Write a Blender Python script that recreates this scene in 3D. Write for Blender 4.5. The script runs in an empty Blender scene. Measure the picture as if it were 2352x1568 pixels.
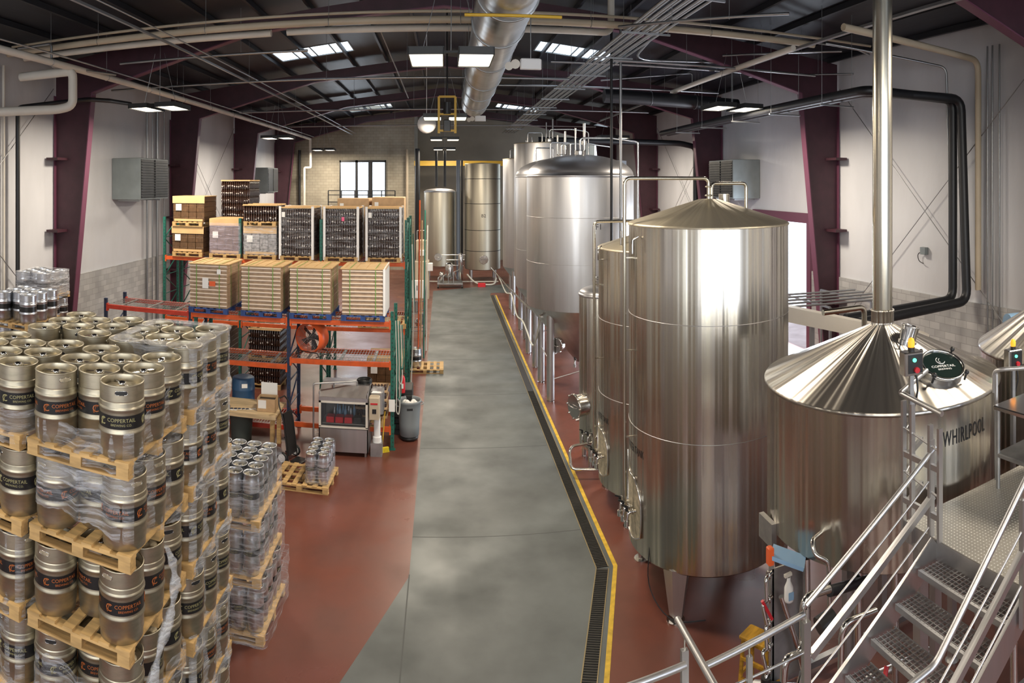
import bpy, math, random
from mathutils import Vector, Matrix, noise
random.seed(7)
S = bpy.context.scene
COL = S.collection
PI = math.pi
# ------------------------------------------------------------------ camera
HC = 6.2                       # eye height
cd = bpy.data.cameras.new('camera')
cam = bpy.data.objects.new('camera', cd); COL.objects.link(cam)
cam.location = (0, 0, HC); cam.rotation_euler = (PI/2, 0, 0)
cd.type = 'PANO'
cd.panorama_type = 'CENTRAL_CYLINDRICAL'
cd.central_cylindrical_range_u_min = -1020/1500
cd.central_cylindrical_range_u_max = (2352-1020)/1500
cd.central_cylindrical_range_v_min = -(1568-418)/1500
cd.central_cylindrical_range_v_max = 418/1500
cd.central_cylindrical_radius = 1.0
cd.clip_start = 0.05; cd.clip_end = 300
S.camera = cam
# ------------------------------------------------------------------ colour, world
S.view_settings.view_transform = 'Standard'; S.view_settings.look = 'None'
S.view_settings.gamma = 1.0; S.view_settings.use_curve_mapping = False
S.view_settings.exposure = 0.0
S.cycles.transparent_max_bounces = 16
S.cycles.max_bounces = 8; S.cycles.diffuse_bounces = 4; S.cycles.glossy_bounces = 4
S.cycles.sample_clamp_indirect = 6.0
w = bpy.data.worlds.new('world'); S.world = w; w.use_nodes = True
bg = w.node_tree.nodes['Background']; bg.inputs[0].default_value = (.75, .87, 1, 1); bg.inputs[1].default_value = 3.0
def area(name, loc, rot, sx, sy, power, color, parent=None):
    l = bpy.data.lights.new(name, 'AREA'); l.shape = 'RECTANGLE'; l.size = sx; l.size_y = sy
    l.energy = power; l.color = color
    o = bpy.data.objects.new(name, l); COL.objects.link(o); o.location = loc; o.rotation_euler = rot
    if parent: o.parent = parent
    return o
DAY = (.80, .89, 1.0)
WARM = (1.0, .87, .70)
# daylight through the door and far window, and added strips at the rear
area('door_daylight', (12.75, 21.4, 2.4), (0, PI/2, 0), 4.6, 3.7, 1500, DAY)
for i_, (x_, w__, p_, c_) in enumerate(((-8.4,.9,170,(.86,.9,1.0)),(-6.0,.5,120,(1,.86,.62)),(-4.2,.8,150,(1,.86,.66)),(-1.6,.5,110,(.9,.93,1.0)),(.6,.45,110,(1,.88,.62)),(2.4,.7,140,(1,.88,.68)),(4.8,.5,110,(.84,.88,1.0)),(7.6,1.0,170,(.84,.88,1.0)))):
    area('rear_streak_strip', (x_, -8.7, 6.3), (PI/2, 0, 0), w__, 5.2, p_, c_)  # unseen strips added behind the camera, mirrored as streaks in the tanks
area('window_daylight', (-6.0, 46.4, 7.0), (-PI/2, 0, 0), 3.0, 2.8, 260, DAY)
# ------------------------------------------------------------------ helpers
def rxy(px, r): t = (px-1020)/1500; return (r*math.sin(t), r*math.cos(t))
def on_z(px, py, z):           # point of the place at height z seen in that direction
    r = 1500*(HC-z)/(py-418); x, y = rxy(px, r); return Vector((x, y, z))
def on_y(px, py, Y):
    t = (px-1020)/1500; r = Y/math.cos(t); return Vector((r*math.sin(t), Y, HC-r*(py-418)/1500))
def on_x(px, py, X):
    t = (px-1020)/1500; r = X/math.sin(t); return Vector((X, r*math.cos(t), HC-r*(py-418)/1500))

def fillet(pts, rad, n=5):
    pts = [Vector(p) for p in pts]
    if len(pts) < 3: return pts
    out = [pts[0]]
    for i in range(1, len(pts)-1):
        a, b, c = pts[i-1], pts[i], pts[i+1]
        u = (a-b); v = (c-b); r = min(rad, u.length*.49, v.length*.49)
        u.normalize(); v.normalize()
        p0 = b+u*r; p2 = b+v*r
        for k in range(n+1):
            t = k/n
            out.append(p0*(1-t)**2 + b*2*t*(1-t) + p2*t*t)
    out.append(pts[-1]); return out

class MB:
    def __init__(s): s.v = []; s.f = []; s.sm = []; s.mi = []; s.m = 0
    def add(s, vs, fs, smooth=False):
        b = len(s.v); s.v += [tuple(v) for v in vs]
        for f in fs: s.f.append([i+b for i in f]); s.sm.append(smooth); s.mi.append(s.m)
        return s
    def box(s, x0, x1, y0, y1, z0, z1):
        s.add([(x0,y0,z0),(x1,y0,z0),(x1,y1,z0),(x0,y1,z0),(x0,y0,z1),(x1,y0,z1),(x1,y1,z1),(x0,y1,z1)],
              [(0,3,2,1),(4,5,6,7),(0,1,5,4),(1,2,6,5),(2,3,7,6),(3,0,4,7)]); return s
    def bbox(s, x0, x1, y0, y1, z0, z1, c=.01):      # box with chamfered vertical and top edges
        pts = [(x0+c,y0),(x1-c,y0),(x1,y0+c),(x1,y1-c),(x1-c,y1),(x0+c,y1),(x0,y1-c),(x0,y0+c)]
        cx, cy = (x0+x1)/2, (y0+y1)/2
        vs = []
        for z, k in ((z0,1),(z1-c,1),(z1,0)):
            for x, y in pts:
                vs.append((x,y,z) if k else (x-(c if x>cx else -c), y-(c if y>cy else -c), z))
        n = 8; fs = [tuple(range(n-1,-1,-1)), tuple(range(2*n,3*n))]
        for L in range(2):
            for i in range(n): j=(i+1)%n; fs.append((L*n+i, L*n+j, (L+1)*n+j, (L+1)*n+i))
        s.add(vs, fs); return s
    def bar(s, p0, p1, w, h=None, up=(0,0,1)):
        h = w if h is None else h
        p0, p1 = Vector(p0), Vector(p1); d = (p1-p0).normalized(); u = Vector(up)
        if abs(d.dot(u)) > .95: u = Vector((0,1,0))
        a = d.cross(u).normalized()*w/2; b = a.cross(d).normalized()*h/2
        vs = [p0-a-b,p0+a-b,p0+a+b,p0-a+b,p1-a-b,p1+a-b,p1+a+b,p1-a+b]
        s.add(vs, [(0,3,2,1),(4,5,6,7),(0,1,5,4),(1,2,6,5),(2,3,7,6),(3,0,4,7)]); return s
    def cyl(s, p0, p1, r, n=12, r2=None, cap=True):
        p0, p1 = Vector(p0), Vector(p1); d = (p1-p0).normalized(); r2 = r if r2 is None else r2
        u = Vector((0,0,1)) if abs(d.z) < .9 else Vector((1,0,0))
        a = d.cross(u).normalized(); b = d.cross(a)
        vs = []
        for p, q in ((p0,r),(p1,r2)):
            for i in range(n): t=2*PI*i/n; vs.append(p+a*q*math.cos(t)+b*q*math.sin(t))
        s.add(vs, [(i,(i+1)%n,n+(i+1)%n,n+i) for i in range(n)], True)
        if cap: s.add(vs, [tuple(range(n-1,-1,-1)), tuple(range(n,2*n))])
        return s
    def tube(s, pts, r, n=10, bend=None, cap=True):
        pts = fillet(pts, bend) if bend else [Vector(p) for p in pts]
        q = [pts[0]]
        for p in pts[1:]:
            if (p-q[-1]).length > 1e-4: q.append(p)
        pts = q
        a = None; vs = []
        for i, p in enumerate(pts):
            d = (pts[min(i+1,len(pts)-1)]-pts[max(i-1,0)]).normalized()
            if a is None:
                u = Vector((0,0,1)) if abs(d.z) < .9 else Vector((1,0,0)); a = d.cross(u).normalized()
            else: a = (a-d*a.dot(d)).normalized()
            b = d.cross(a)
            for k in range(n): t=2*PI*k/n; vs.append(p+a*r*math.cos(t)+b*r*math.sin(t))
        fs = [(L*n+i,L*n+(i+1)%n,(L+1)*n+(i+1)%n,(L+1)*n+i) for L in range(len(pts)-1) for i in range(n)]
        s.add(vs, fs, True)
        if cap: s.add(vs, [tuple(range(n-1,-1,-1)), tuple(range((len(pts)-1)*n, len(pts)*n))])
        return s
    def lathe(s, prof, n=32, c=(0,0,0), smooth=True, a0=0, a1=2*PI):
        full = abs(a1-a0-2*PI) < 1e-6; m = n if full else n+1
        vs = []
        for r, z in prof:
            for i in range(m): t=a0+(a1-a0)*i/n; vs.append((c[0]+r*math.cos(t), c[1]+r*math.sin(t), c[2]+z))
        fs = []
        for L in range(len(prof)-1):
            for i in range(n):
                j = (i+1) % m; fs.append((L*m+i, L*m+j, (L+1)*m+j, (L+1)*m+i))
        s.add(vs, fs, smooth); return s
    def torus(s, c, R, r, axis=(0,0,1), n=24, k=8):
        c = Vector(c); d = Vector(axis).normalized(); u = Vector((0,0,1)) if abs(d.z)<.9 else Vector((1,0,0))
        a = d.cross(u).normalized(); b = d.cross(a); vs = []
        for i in range(n):
            t = 2*PI*i/n; e = a*math.cos(t)+b*math.sin(t)
            for j in range(k): q=2*PI*j/k; vs.append(c+e*(R+r*math.cos(q))+d*r*math.sin(q))
        s.add(vs, [(i*k+j, ((i+1)%n)*k+j, ((i+1)%n)*k+(j+1)%k, i*k+(j+1)%k) for i in range(n) for j in range(k)], True); return s
    def ball(s, c, r, n=12, sz=1.0, a0=-PI/2):
        s.lathe([(r*math.cos(a0+(PI/2-a0)*i/8)+1e-5, r*sz*math.sin(a0+(PI/2-a0)*i/8)) for i in range(9)], n, c); return s
    def mesh(s, name, mats):
        me = bpy.data.meshes.new(name); me.from_pydata(s.v, [], s.f)
        me.polygons.foreach_set('use_smooth', s.sm); me.polygons.foreach_set('material_index', s.mi)
        for m in (mats if isinstance(mats, (list,tuple)) else [mats]): me.materials.append(m)
        me.update(); return me
    def build(s, name, mats, parent=None, loc=None, rz=0):
        o = bpy.data.objects.new(name, s.mesh(name, mats)); COL.objects.link(o)
        if parent: o.parent = parent
        if loc is not None: o.location = loc
        if rz: o.rotation_euler.z = rz
        return o
def tag(o, label, cat, group=None):
    o['label'] = label; o['category'] = cat
    if group: o['group'] = group
    return o
def thing(name, label, cat, loc=(0,0,0), rz=0, group=None):
    o = bpy.data.objects.new(name, None); COL.objects.link(o); o.location = loc; o.rotation_euler = (0,0,rz)
    o.empty_display_size = .1
    return tag(o, label, cat, group)
def struct(name, mb, mats): o = mb.build(name, mats); o['kind'] = 'structure'; return o
def copy_tree(o, parent=None):
    c = o.copy(); COL.objects.link(c)
    if parent: c.parent = parent
    for ch in list(o.children): copy_tree(ch, c)
    return c
def dup(root, loc, rz, label, group=None):
    c = copy_tree(root); c.location = loc; c.rotation_euler = (0,0,rz); c['label'] = label
    if group: c['group'] = group
    return c
FIRST = {}
def place(key, maker, loc, rz, label, cat, group=None):    # the first is the builder's own, later ones are copies
    if key not in FIRST:
        o = maker(); FIRST[key] = o; o.location = loc; o.rotation_euler = (0,0,rz); tag(o, label, cat, group); return o
    o = dup(FIRST[key], loc, rz, label, group); o['category'] = cat
    if not group and 'group' in o: del o['group']
    return o
ORD = ['first','second','third','fourth','fifth','sixth','seventh','eighth','ninth','tenth','eleventh','twelfth']

# ------------------------------------------------------------------ materials
def mat(name, col, rough=.5, metal=0, noise_s=0, noise_a=.15, stretch=(1,1,1), bump=0, bump_s=None, aniso=0, spec=None, col2=None, rvar=0, coat=0, detail=4):
    m = bpy.data.materials.new(name); m.use_nodes = True; nt = m.node_tree; N = nt.nodes; L = nt.links
    b = N['Principled BSDF']; b.inputs['Base Color'].default_value = (*col, 1)
    b.inputs['Roughness'].default_value = rough; b.inputs['Metallic'].default_value = metal
    if spec is not None: b.inputs['Specular IOR Level'].default_value = spec
    if coat: b.inputs['Coat Weight'].default_value = coat; b.inputs['Coat Roughness'].default_value = .15
    if aniso:
        b.inputs['Anisotropic'].default_value = aniso
        t = N.new('ShaderNodeTangent'); t.direction_type = 'RADIAL'; t.axis = 'Z'; L.new(t.outputs[0], b.inputs['Tangent'])
    if noise_s or bump:
        tc = N.new('ShaderNodeTexCoord'); mp = N.new('ShaderNodeMapping'); mp.inputs['Scale'].default_value = stretch
        L.new(tc.outputs['Object'], mp.inputs[0])
    if noise_s:
        n = N.new('ShaderNodeTexNoise'); n.inputs['Scale'].default_value = noise_s; n.inputs['Detail'].default_value = detail
        L.new(mp.outputs[0], n.inputs['Vector'])
        r = N.new('ShaderNodeMapRange'); r.inputs['From Min'].default_value = .3; r.inputs['From Max'].default_value = .7
        L.new(n.outputs['Fac'], r.inputs['Value'])
        mx = N.new('ShaderNodeMix'); mx.data_type = 'RGBA'
        c2 = col2 or tuple(max(0, c*(1-noise_a*2)) for c in col); c1 = col if col2 else tuple(min(1, c*(1+noise_a)) for c in col)
        mx.inputs['A'].default_value = (*c1, 1); mx.inputs['B'].default_value = (*c2, 1)
        L.new(r.outputs[0], mx.inputs['Factor']); L.new(mx.outputs['Result'], b.inputs['Base Color'])
        if rvar:
            rr = N.new('ShaderNodeMapRange'); rr.inputs['To Min'].default_value = max(.03, rough-rvar); rr.inputs['To Max'].default_value = rough+rvar
            L.new(r.outputs[0], rr.inputs['Value']); L.new(rr.outputs[0], b.inputs['Roughness'])
    if bump:
        n2 = N.new('ShaderNodeTexNoise'); n2.inputs['Scale'].default_value = bump_s or noise_s or 5; n2.inputs['Detail'].default_value = 5
        L.new(mp.outputs[0], n2.inputs['Vector'])
        bp = N.new('ShaderNodeBump'); bp.inputs['Strength'].default_value = bump; bp.inputs['Distance'].default_value = .05
        L.new(n2.outputs['Fac'], bp.inputs['Height']); L.new(bp.outputs[0], b.inputs['Normal'])
    return m
def emit(name, col, s):
    m = bpy.data.materials.new(name); m.use_nodes = True; b = m.node_tree.nodes['Principled BSDF']
    b.inputs['Base Color'].default_value = (*col, 1); b.inputs['Emission Color'].default_value = (*col, 1); b.inputs['Emission Strength'].default_value = s
    return m
def film(name, lo, hi, col=(.80,.83,.90), stretch=(1.2,1.2,11), rough=.16, scale=1.6):
    m = bpy.data.materials.new(name); m.use_nodes = True; nt = m.node_tree; N = nt.nodes; L = nt.links
    b = N['Principled BSDF']; b.inputs['Base Color'].default_value = (*col,1); b.inputs['Roughness'].default_value = rough
    b.inputs['Specular IOR Level'].default_value = .9
    tc = N.new('ShaderNodeTexCoord'); mp = N.new('ShaderNodeMapping'); mp.inputs['Scale'].default_value = stretch; mp.inputs['Rotation'].default_value = (.5,.45,0)
    L.new(tc.outputs['Object'], mp.inputs[0])
    n = N.new('ShaderNodeTexNoise'); n.inputs['Scale'].default_value = scale; n.inputs['Detail'].default_value = 7; n.inputs['Roughness'].default_value = .7
    L.new(mp.outputs[0], n.inputs['Vector'])
    r = N.new('ShaderNodeMapRange'); r.inputs['From Min'].default_value = .46; r.inputs['From Max'].default_value = .74; r.inputs['To Min'].default_value = lo; r.inputs['To Max'].default_value = hi  # streaked opacity also stands in for white highlights on the film
    L.new(n.outputs['Fac'], r.inputs['Value']); L.new(r.outputs[0], b.inputs['Alpha'])
    bp = N.new('ShaderNodeBump'); bp.inputs['Strength'].default_value = .6; bp.inputs['Distance'].default_value = .05
    L.new(n.outputs['Fac'], bp.inputs['Height']); L.new(bp.outputs[0], b.inputs['Normal'])
    return m
def block_mat(name, c1, c2, mortar, scale=(1,1,1), axis='x'):
    m = bpy.data.materials.new(name); m.use_nodes = True; nt = m.node_tree; N = nt.nodes; L = nt.links
    b = N['Principled BSDF']; b.inputs['Roughness'].default_value = .85
    tc = N.new('ShaderNodeTexCoord'); sp = N.new('ShaderNodeSeparateXYZ'); cb = N.new('ShaderNodeCombineXYZ')
    L.new(tc.outputs['Object'], sp.inputs[0]); L.new(sp.outputs['Y' if axis == 'x' else 'X'], cb.inputs[0]); L.new(sp.outputs['Z'], cb.inputs[1])
    br = N.new('ShaderNodeTexBrick'); br.inputs['Scale'].default_value = 1; br.inputs['Brick Width'].default_value = .4; br.inputs['Row Height'].default_value = .2
    br.inputs['Mortar Size'].default_value = .008; br.inputs['Color1'].default_value = (*c1,1); br.inputs['Color2'].default_value = (*c2,1); br.inputs['Mortar'].default_value = (*mortar,1)
    L.new(cb.outputs[0], br.inputs['Vector'])
    n = N.new('ShaderNodeTexNoise'); n.inputs['Scale'].default_value = .8; L.new(tc.outputs['Object'], n.inputs['Vector'])
    mx = N.new('ShaderNodeMix'); mx.data_type = 'RGBA'; mx.blend_type = 'MULTIPLY'; mx.inputs['Factor'].default_value = .5
    L.new(br.outputs['Color'], mx.inputs['A']); L.new(n.outputs['Fac'], mx.inputs['B']); L.new(mx.outputs['Result'], b.inputs['Base Color'])
    return m
M = {}
M['wall'] = mat('white insulation facing', (.60,.61,.645), .6, noise_s=.5, noise_a=.06, stretch=(1,1,.5), bump=.5, bump_s=1.6)
M['wall_far'] = mat('beige painted wall', (.34,.31,.25), .7, noise_s=.4, noise_a=.12)
M['block'] = block_mat('grey concrete block', (.62,.62,.62), (.46,.46,.47), (.4,.4,.4))
M['block_far'] = block_mat('beige concrete block', (.46,.42,.33), (.40,.36,.28), (.27,.24,.19), axis='y')
M['roof'] = mat('dark roof insulation', (.016,.02,.03), .45, noise_s=1.2, noise_a=.25, stretch=(1,.25,1), bump=.7, bump_s=.9)
M['maroon'] = mat('maroon steel paint', (.052,.016,.026), .5, noise_s=3, noise_a=.1)
M['flange'] = mat('maroon paint lit tone', (.13,.04,.075), .45)  # same maroon paint with light put into its colour
M['floor_red'] = mat('terracotta floor coating', (.15,.050,.034), .34, noise_s=.9, noise_a=.14, rvar=.1, detail=6)
M['floor_grey'] = mat('grey floor coating', (.100,.113,.113), .47, noise_s=.8, noise_a=.22, rvar=.1, detail=8)
M['yellow'] = mat('yellow line paint', (.62,.40,.03), .5, noise_s=8, noise_a=.15)
M['grate'] = mat('dark drain grate', (.03,.028,.022), .5, .4)
M['joint'] = mat('floor joint', (.07,.075,.075), .7)
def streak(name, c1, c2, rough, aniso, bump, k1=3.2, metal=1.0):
    """brushed sheet: tone imitates streaked reflections round the vessel, constant up and down it"""
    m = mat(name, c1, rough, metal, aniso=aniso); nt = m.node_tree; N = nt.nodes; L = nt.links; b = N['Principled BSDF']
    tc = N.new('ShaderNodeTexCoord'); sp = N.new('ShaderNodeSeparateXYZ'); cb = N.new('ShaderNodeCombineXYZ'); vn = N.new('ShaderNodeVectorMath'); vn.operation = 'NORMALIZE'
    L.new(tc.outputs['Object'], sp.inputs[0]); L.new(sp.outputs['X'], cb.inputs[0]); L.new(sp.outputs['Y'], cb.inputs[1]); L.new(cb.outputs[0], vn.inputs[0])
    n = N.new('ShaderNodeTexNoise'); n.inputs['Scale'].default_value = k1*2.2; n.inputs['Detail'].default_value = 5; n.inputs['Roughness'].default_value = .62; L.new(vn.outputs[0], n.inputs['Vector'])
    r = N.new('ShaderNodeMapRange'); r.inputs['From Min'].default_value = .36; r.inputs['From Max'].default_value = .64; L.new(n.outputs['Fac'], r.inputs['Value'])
    mx = N.new('ShaderNodeMix'); mx.data_type = 'RGBA'; mx.inputs['A'].default_value = (*c1,1); mx.inputs['B'].default_value = (*c2,1)  # reflection streaks painted into the base colour
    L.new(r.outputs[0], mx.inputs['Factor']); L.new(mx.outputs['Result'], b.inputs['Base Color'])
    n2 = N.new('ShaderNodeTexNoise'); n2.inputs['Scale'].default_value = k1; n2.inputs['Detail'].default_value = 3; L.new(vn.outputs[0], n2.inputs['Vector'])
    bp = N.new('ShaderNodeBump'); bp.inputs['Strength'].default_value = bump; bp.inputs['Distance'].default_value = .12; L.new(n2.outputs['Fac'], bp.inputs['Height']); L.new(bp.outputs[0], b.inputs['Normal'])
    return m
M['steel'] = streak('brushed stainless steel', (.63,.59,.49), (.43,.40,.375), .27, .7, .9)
M['steel_pipe'] = mat('polished tube steel', (.55,.51,.42), .24, 1, aniso=.4)
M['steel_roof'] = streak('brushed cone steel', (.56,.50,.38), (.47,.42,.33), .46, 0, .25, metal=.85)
M['steel_sat'] = mat('satin stainless steel', (.56,.555,.56), .42, 1, noise_s=2, noise_a=.06, stretch=(2.5,2.5,.08), aniso=.3, rvar=.06)
M['steel_warm'] = mat('lamp tinted satin steel', (.50,.465,.38), .42, 1, noise_s=2, noise_a=.06, stretch=(2.5,2.5,.08))  # satin steel with warm lamp light put into its colour
M['dome'] = mat('satin dome steel', (.42,.42,.44), .38, .9)
M['steel_pol'] = mat('polished stainless steel', (.66,.65,.63), .16, 1)
M['steel_dull'] = mat('dull galvanized steel', (.42,.42,.42), .42, .9, noise_s=4, noise_a=.15)
M['keg'] = mat('keg steel', (.49,.445,.345), .46, 1, noise_s=5, noise_a=.12, stretch=(1,1,3), rvar=.08)  # plain keg steel, warm lamp tone put into its colour
M['keg_far'] = mat('daylight keg steel', (.62,.64,.68), .34, 1, noise_s=5, noise_a=.12, stretch=(1,1,3), rvar=.08)  # same keg steel with a daylight tone put into its colour
M['keg_in'] = mat('keg top steel', (.60,.53,.39), .5, .7, noise_s=14, noise_a=.2)
M['black'] = mat('black plastic', (.015,.015,.016), .4)
M['band'] = mat('black keg label', (.012,.012,.013), .35)
M['ltr_y'] = mat('cream label lettering', (.34,.31,.15), .5)
M['ltr_o'] = mat('orange label lettering', (.42,.12,.03), .5)
M['ink'] = mat('black ink', (.01,.01,.012), .5)
M['wood'] = mat('pine pallet wood', (.56,.36,.15), .65, noise_s=3, noise_a=.2, stretch=(1,6,6), detail=5)
M['wood_l'] = mat('pale pine board', (.66,.50,.29), .6, noise_s=2, noise_a=.15, stretch=(1,8,8), detail=5)
M['stoolwood'] = mat('varnished yellow wood', (.50,.27,.03), .35, noise_s=3, noise_a=.25, stretch=(6,1,6))
M['blue'] = mat('blue pallet paint', (.03,.08,.28), .5, noise_s=5, noise_a=.2)
M['card'] = mat('corrugated cardboard', (.50,.33,.18), .7, noise_s=6, noise_a=.08)
M['card_l'] = mat('pale cardboard', (.55,.41,.28), .55, noise_s=9, noise_a=.1)
M['card_d'] = mat('brown wrapped cardboard', (.12,.065,.03), .35, noise_s=7, noise_a=.25, stretch=(6,6,1))
M['kraft'] = mat('kraft board', (.60,.40,.19), .6, noise_s=2, noise_a=.08)
M['strap'] = mat('green strap', (.16,.36,.06), .4)
M['white'] = mat('white paint', (.80,.80,.80), .5)
M['paper'] = mat('white paper', (.82,.82,.80), .7)
M['orange'] = mat('orange rack paint', (.62,.10,.02), .42, noise_s=6, noise_a=.1)
M['redr'] = mat('red rack paint', (.55,.05,.025), .42, noise_s=6, noise_a=.1)
M['navy'] = mat('navy rack paint', (.015,.03,.075), .45)
M['green'] = mat('green rack paint', (.01,.115,.085), .45)
M['greyp'] = mat('grey plastic bin', (.23,.255,.27), .5)
M['greyd'] = mat('dark grey green bin', (.05,.065,.06), .5)
M['boxg'] = mat('grey enamel box', (.20,.23,.24), .45, noise_s=2, noise_a=.08)
M['near_black'] = mat('dark louvre', (.02,.021,.023), .5, noise_s=3, noise_a=.3)
M['pipe_w'] = mat('white pipe jacket', (.66,.62,.55), .5, noise_s=1, noise_a=.06)
M['pipe_cream'] = mat('cream pipe jacket', (.50,.42,.31), .5, noise_s=1, noise_a=.06)
M['pipe_b'] = mat('black pipe insulation', (.012,.013,.016), .45)
M['galv'] = mat('galvanized conduit', (.36,.37,.38), .38, .9)
M['duct'] = mat('spiral duct metal', (.60,.61,.62), .33, 1, noise_s=2, noise_a=.08)
M['brown'] = mat('brown bottle glass', (.035,.014,.008), .12, coat=.5)
M['bwhite'] = mat('bottle label', (.5,.48,.46), .5)
M['red'] = mat('red plastic', (.55,.02,.03), .4)
M['hiorange'] = mat('orange drum paint', (.75,.12,.03), .38)
M['amber'] = emit('amber beacon', (1,.33,.02), 1.2)
M['gled'] = emit('green indicator', (.1,1,.5), 2.5)
M['blackglass'] = mat('dark porthole glass', (.01,.02,.018), .06, coat=1)
M['lamp'] = emit('lamp diffuser', (1,.90,.70), 7)
M['tube'] = emit('lamp tube', (1,.95,.82), 9)
M['film'] = film('clear stretch film', .08, .66, stretch=(2.2,2.2,20))
M['film_t'] = film('thin stretch film', .02, .30)
M['film_d'] = film('dense stretch film', .22, .85, stretch=(2,2,16))
M['film_p'] = film('purple tinted film', .25, .6, col=(.62,.56,.68))
M['rope'] = mat('green hose', (.03,.16,.12), .4)
M['hose'] = mat('pale hose', (.55,.55,.50), .5)
M['yel'] = mat('yellow steel paint', (.62,.38,.03), .45)
M['mesh'] = mat('perforated steel deck', (.62,.60,.56), .42, .7, noise_s=12, noise_a=.1)
M['bluebin'] = mat('blue drum plastic', (.02,.07,.16), .4)
M['lblue'] = mat('pale blue plastic', (.25,.42,.62), .35)
def glassmat():
    m = bpy.data.materials.new('window glass'); m.use_nodes = True; b = m.node_tree.nodes['Principled BSDF']
    b.inputs['Base Color'].default_value = (.9,.95,1,1); b.inputs['Roughness'].default_value = .03; b.inputs['Alpha'].default_value = .18
    return m
M['glass'] = glassmat()
M['glass_d'] = glassmat(); M['glass_d'].name = 'washer door glass'; M['glass_d'].node_tree.nodes['Principled BSDF'].inputs['Base Color'].default_value = (.08,.09,.1,1)
def deckplate():
    m = M['mesh']; nt = m.node_tree; N = nt.nodes; L = nt.links; b = N['Principled BSDF']
    tc = N.new('ShaderNodeTexCoord'); v = N.new('ShaderNodeTexVoronoi'); v.inputs['Scale'].default_value = 28; v.inputs['Randomness'].default_value = 0
    L.new(tc.outputs['Object'], v.inputs['Vector'])
    r = N.new('ShaderNodeMapRange'); r.inputs['From Min'].default_value = .2; r.inputs['From Max'].default_value = .34; r.inputs['To Min'].default_value = 1; r.inputs['To Max'].default_value = 0
    L.new(v.outputs['Distance'], r.inputs['Value'])
    bp = N.new('ShaderNodeBump'); bp.inputs['Strength'].default_value = .8; bp.inputs['Distance'].default_value = .01
    L.new(r.outputs[0], bp.inputs['Height']); L.new(bp.outputs[0], b.inputs['Normal'])
    mx = N.new('ShaderNodeMix'); mx.data_type = 'RGBA'; mx.inputs['A'].default_value = (.42,.40,.36,1); mx.inputs['B'].default_value = (.72,.70,.66,1)
    L.new(r.outputs[0], mx.inputs['Factor']); L.new(mx.outputs['Result'], b.inputs['Base Color'])
deckplate()
def text_mesh(txt, size, space=1.0):
    c = bpy.data.curves.new('t', 'FONT'); c.body = txt; c.size = size; c.align_x = 'CENTER'; c.align_y = 'CENTER'; c.space_character = space; c.resolution_u = 2
    o = bpy.data.objects.new('t', c); COL.objects.link(o)
    dg = bpy.context.evaluated_depsgraph_get(); dg.update()
    me = o.evaluated_get(dg).to_mesh()
    vs = [tuple(v.co) for v in me.vertices]; fs = [tuple(p.vertices) for p in me.polygons]
    o.evaluated_get(dg).to_mesh_clear(); bpy.data.objects.remove(o); bpy.data.curves.remove(c)
    return vs, fs
def wrap_text(mb, txt, size, R, ang, z, dx=0, space=1.0, cx=0, cy=0, sx=1.0):   # lettering laid round a cylinder; ang = outward direction
    vs, fs = text_mesh(txt, size, space)
    out = []
    for x, y, _ in vs:
        t = ang + (x*sx+dx)/R
        out.append((cx+R*math.cos(t), cy+R*math.sin(t), z+y))
    mb.add(out, fs)
def flat_text(mb, txt, size, o, ux, uy, space=1.0):
    vs, fs = text_mesh(txt, size, space); o = Vector(o); ux = Vector(ux); uy = Vector(uy)
    mb.add([o+ux*x+uy*y for x, y, _ in vs], fs)

# ------------------------------------------------------------------ setting
XL, XR, YF, YB = -12.0, 12.2, 47.0, -9.0
def roof_z(x): return 11.6 - abs(x)*1.4/12
f = MB().box(XL-.3, XR+3, YB, 53, -.2, 0); struct('floor', f, M['floor_red'])
lane = MB()
lp = [(-2.3,4.6),(.62,4.6),(1.68,7.9),(2.42,10.2),(2.52,35.7),(2.62,36.4),(3.9,36.4),(3.9,39.6),(-.62,37.2),(-.55,10.25),(-1.29,7.98)]
lane.add([(x,y,.003) for x,y in lp], [tuple(range(len(lp)))])
o = struct('floor', lane, M['floor_grey'])
def strip(off0, off1, z, m, name):
    pl = [(.62,4.6),(1.68,7.9),(2.42,10.2),(2.52,35.7)]
    mb = MB()
    nrm = []
    for i in range(4):
        a = Vector(pl[max(i-1,0)]); b = Vector(pl[min(i+1,3)]); d = (b-a).normalized(); nrm.append(Vector((d.y,-d.x)))
    vs = []
    for p, n in zip(pl, nrm):
        for o_ in (off0, off1): q = Vector(p)+n*o_; vs.append((q.x,q.y,z))
    mb.add(vs, [(0,1,3,2),(2,3,5,4),(4,5,7,6)])
    return struct(name, mb, m)
strip(0, .28, .002, M['floor_grey'], 'trim_1')
strip(.28, .35, .005, M['yellow'], 'trim_2')
jt = MB()
for Y in (11.4, 15.2, 19.0, 22.8, 26.6, 30.4, 34.2): jt.box(-.55, 2.42, Y-.008, Y+.008, .003, .0045)
jt.box(-.56, -.54, 5, 10.3, .003, .0045)
struct('trim_3', jt, M['joint'])
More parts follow.
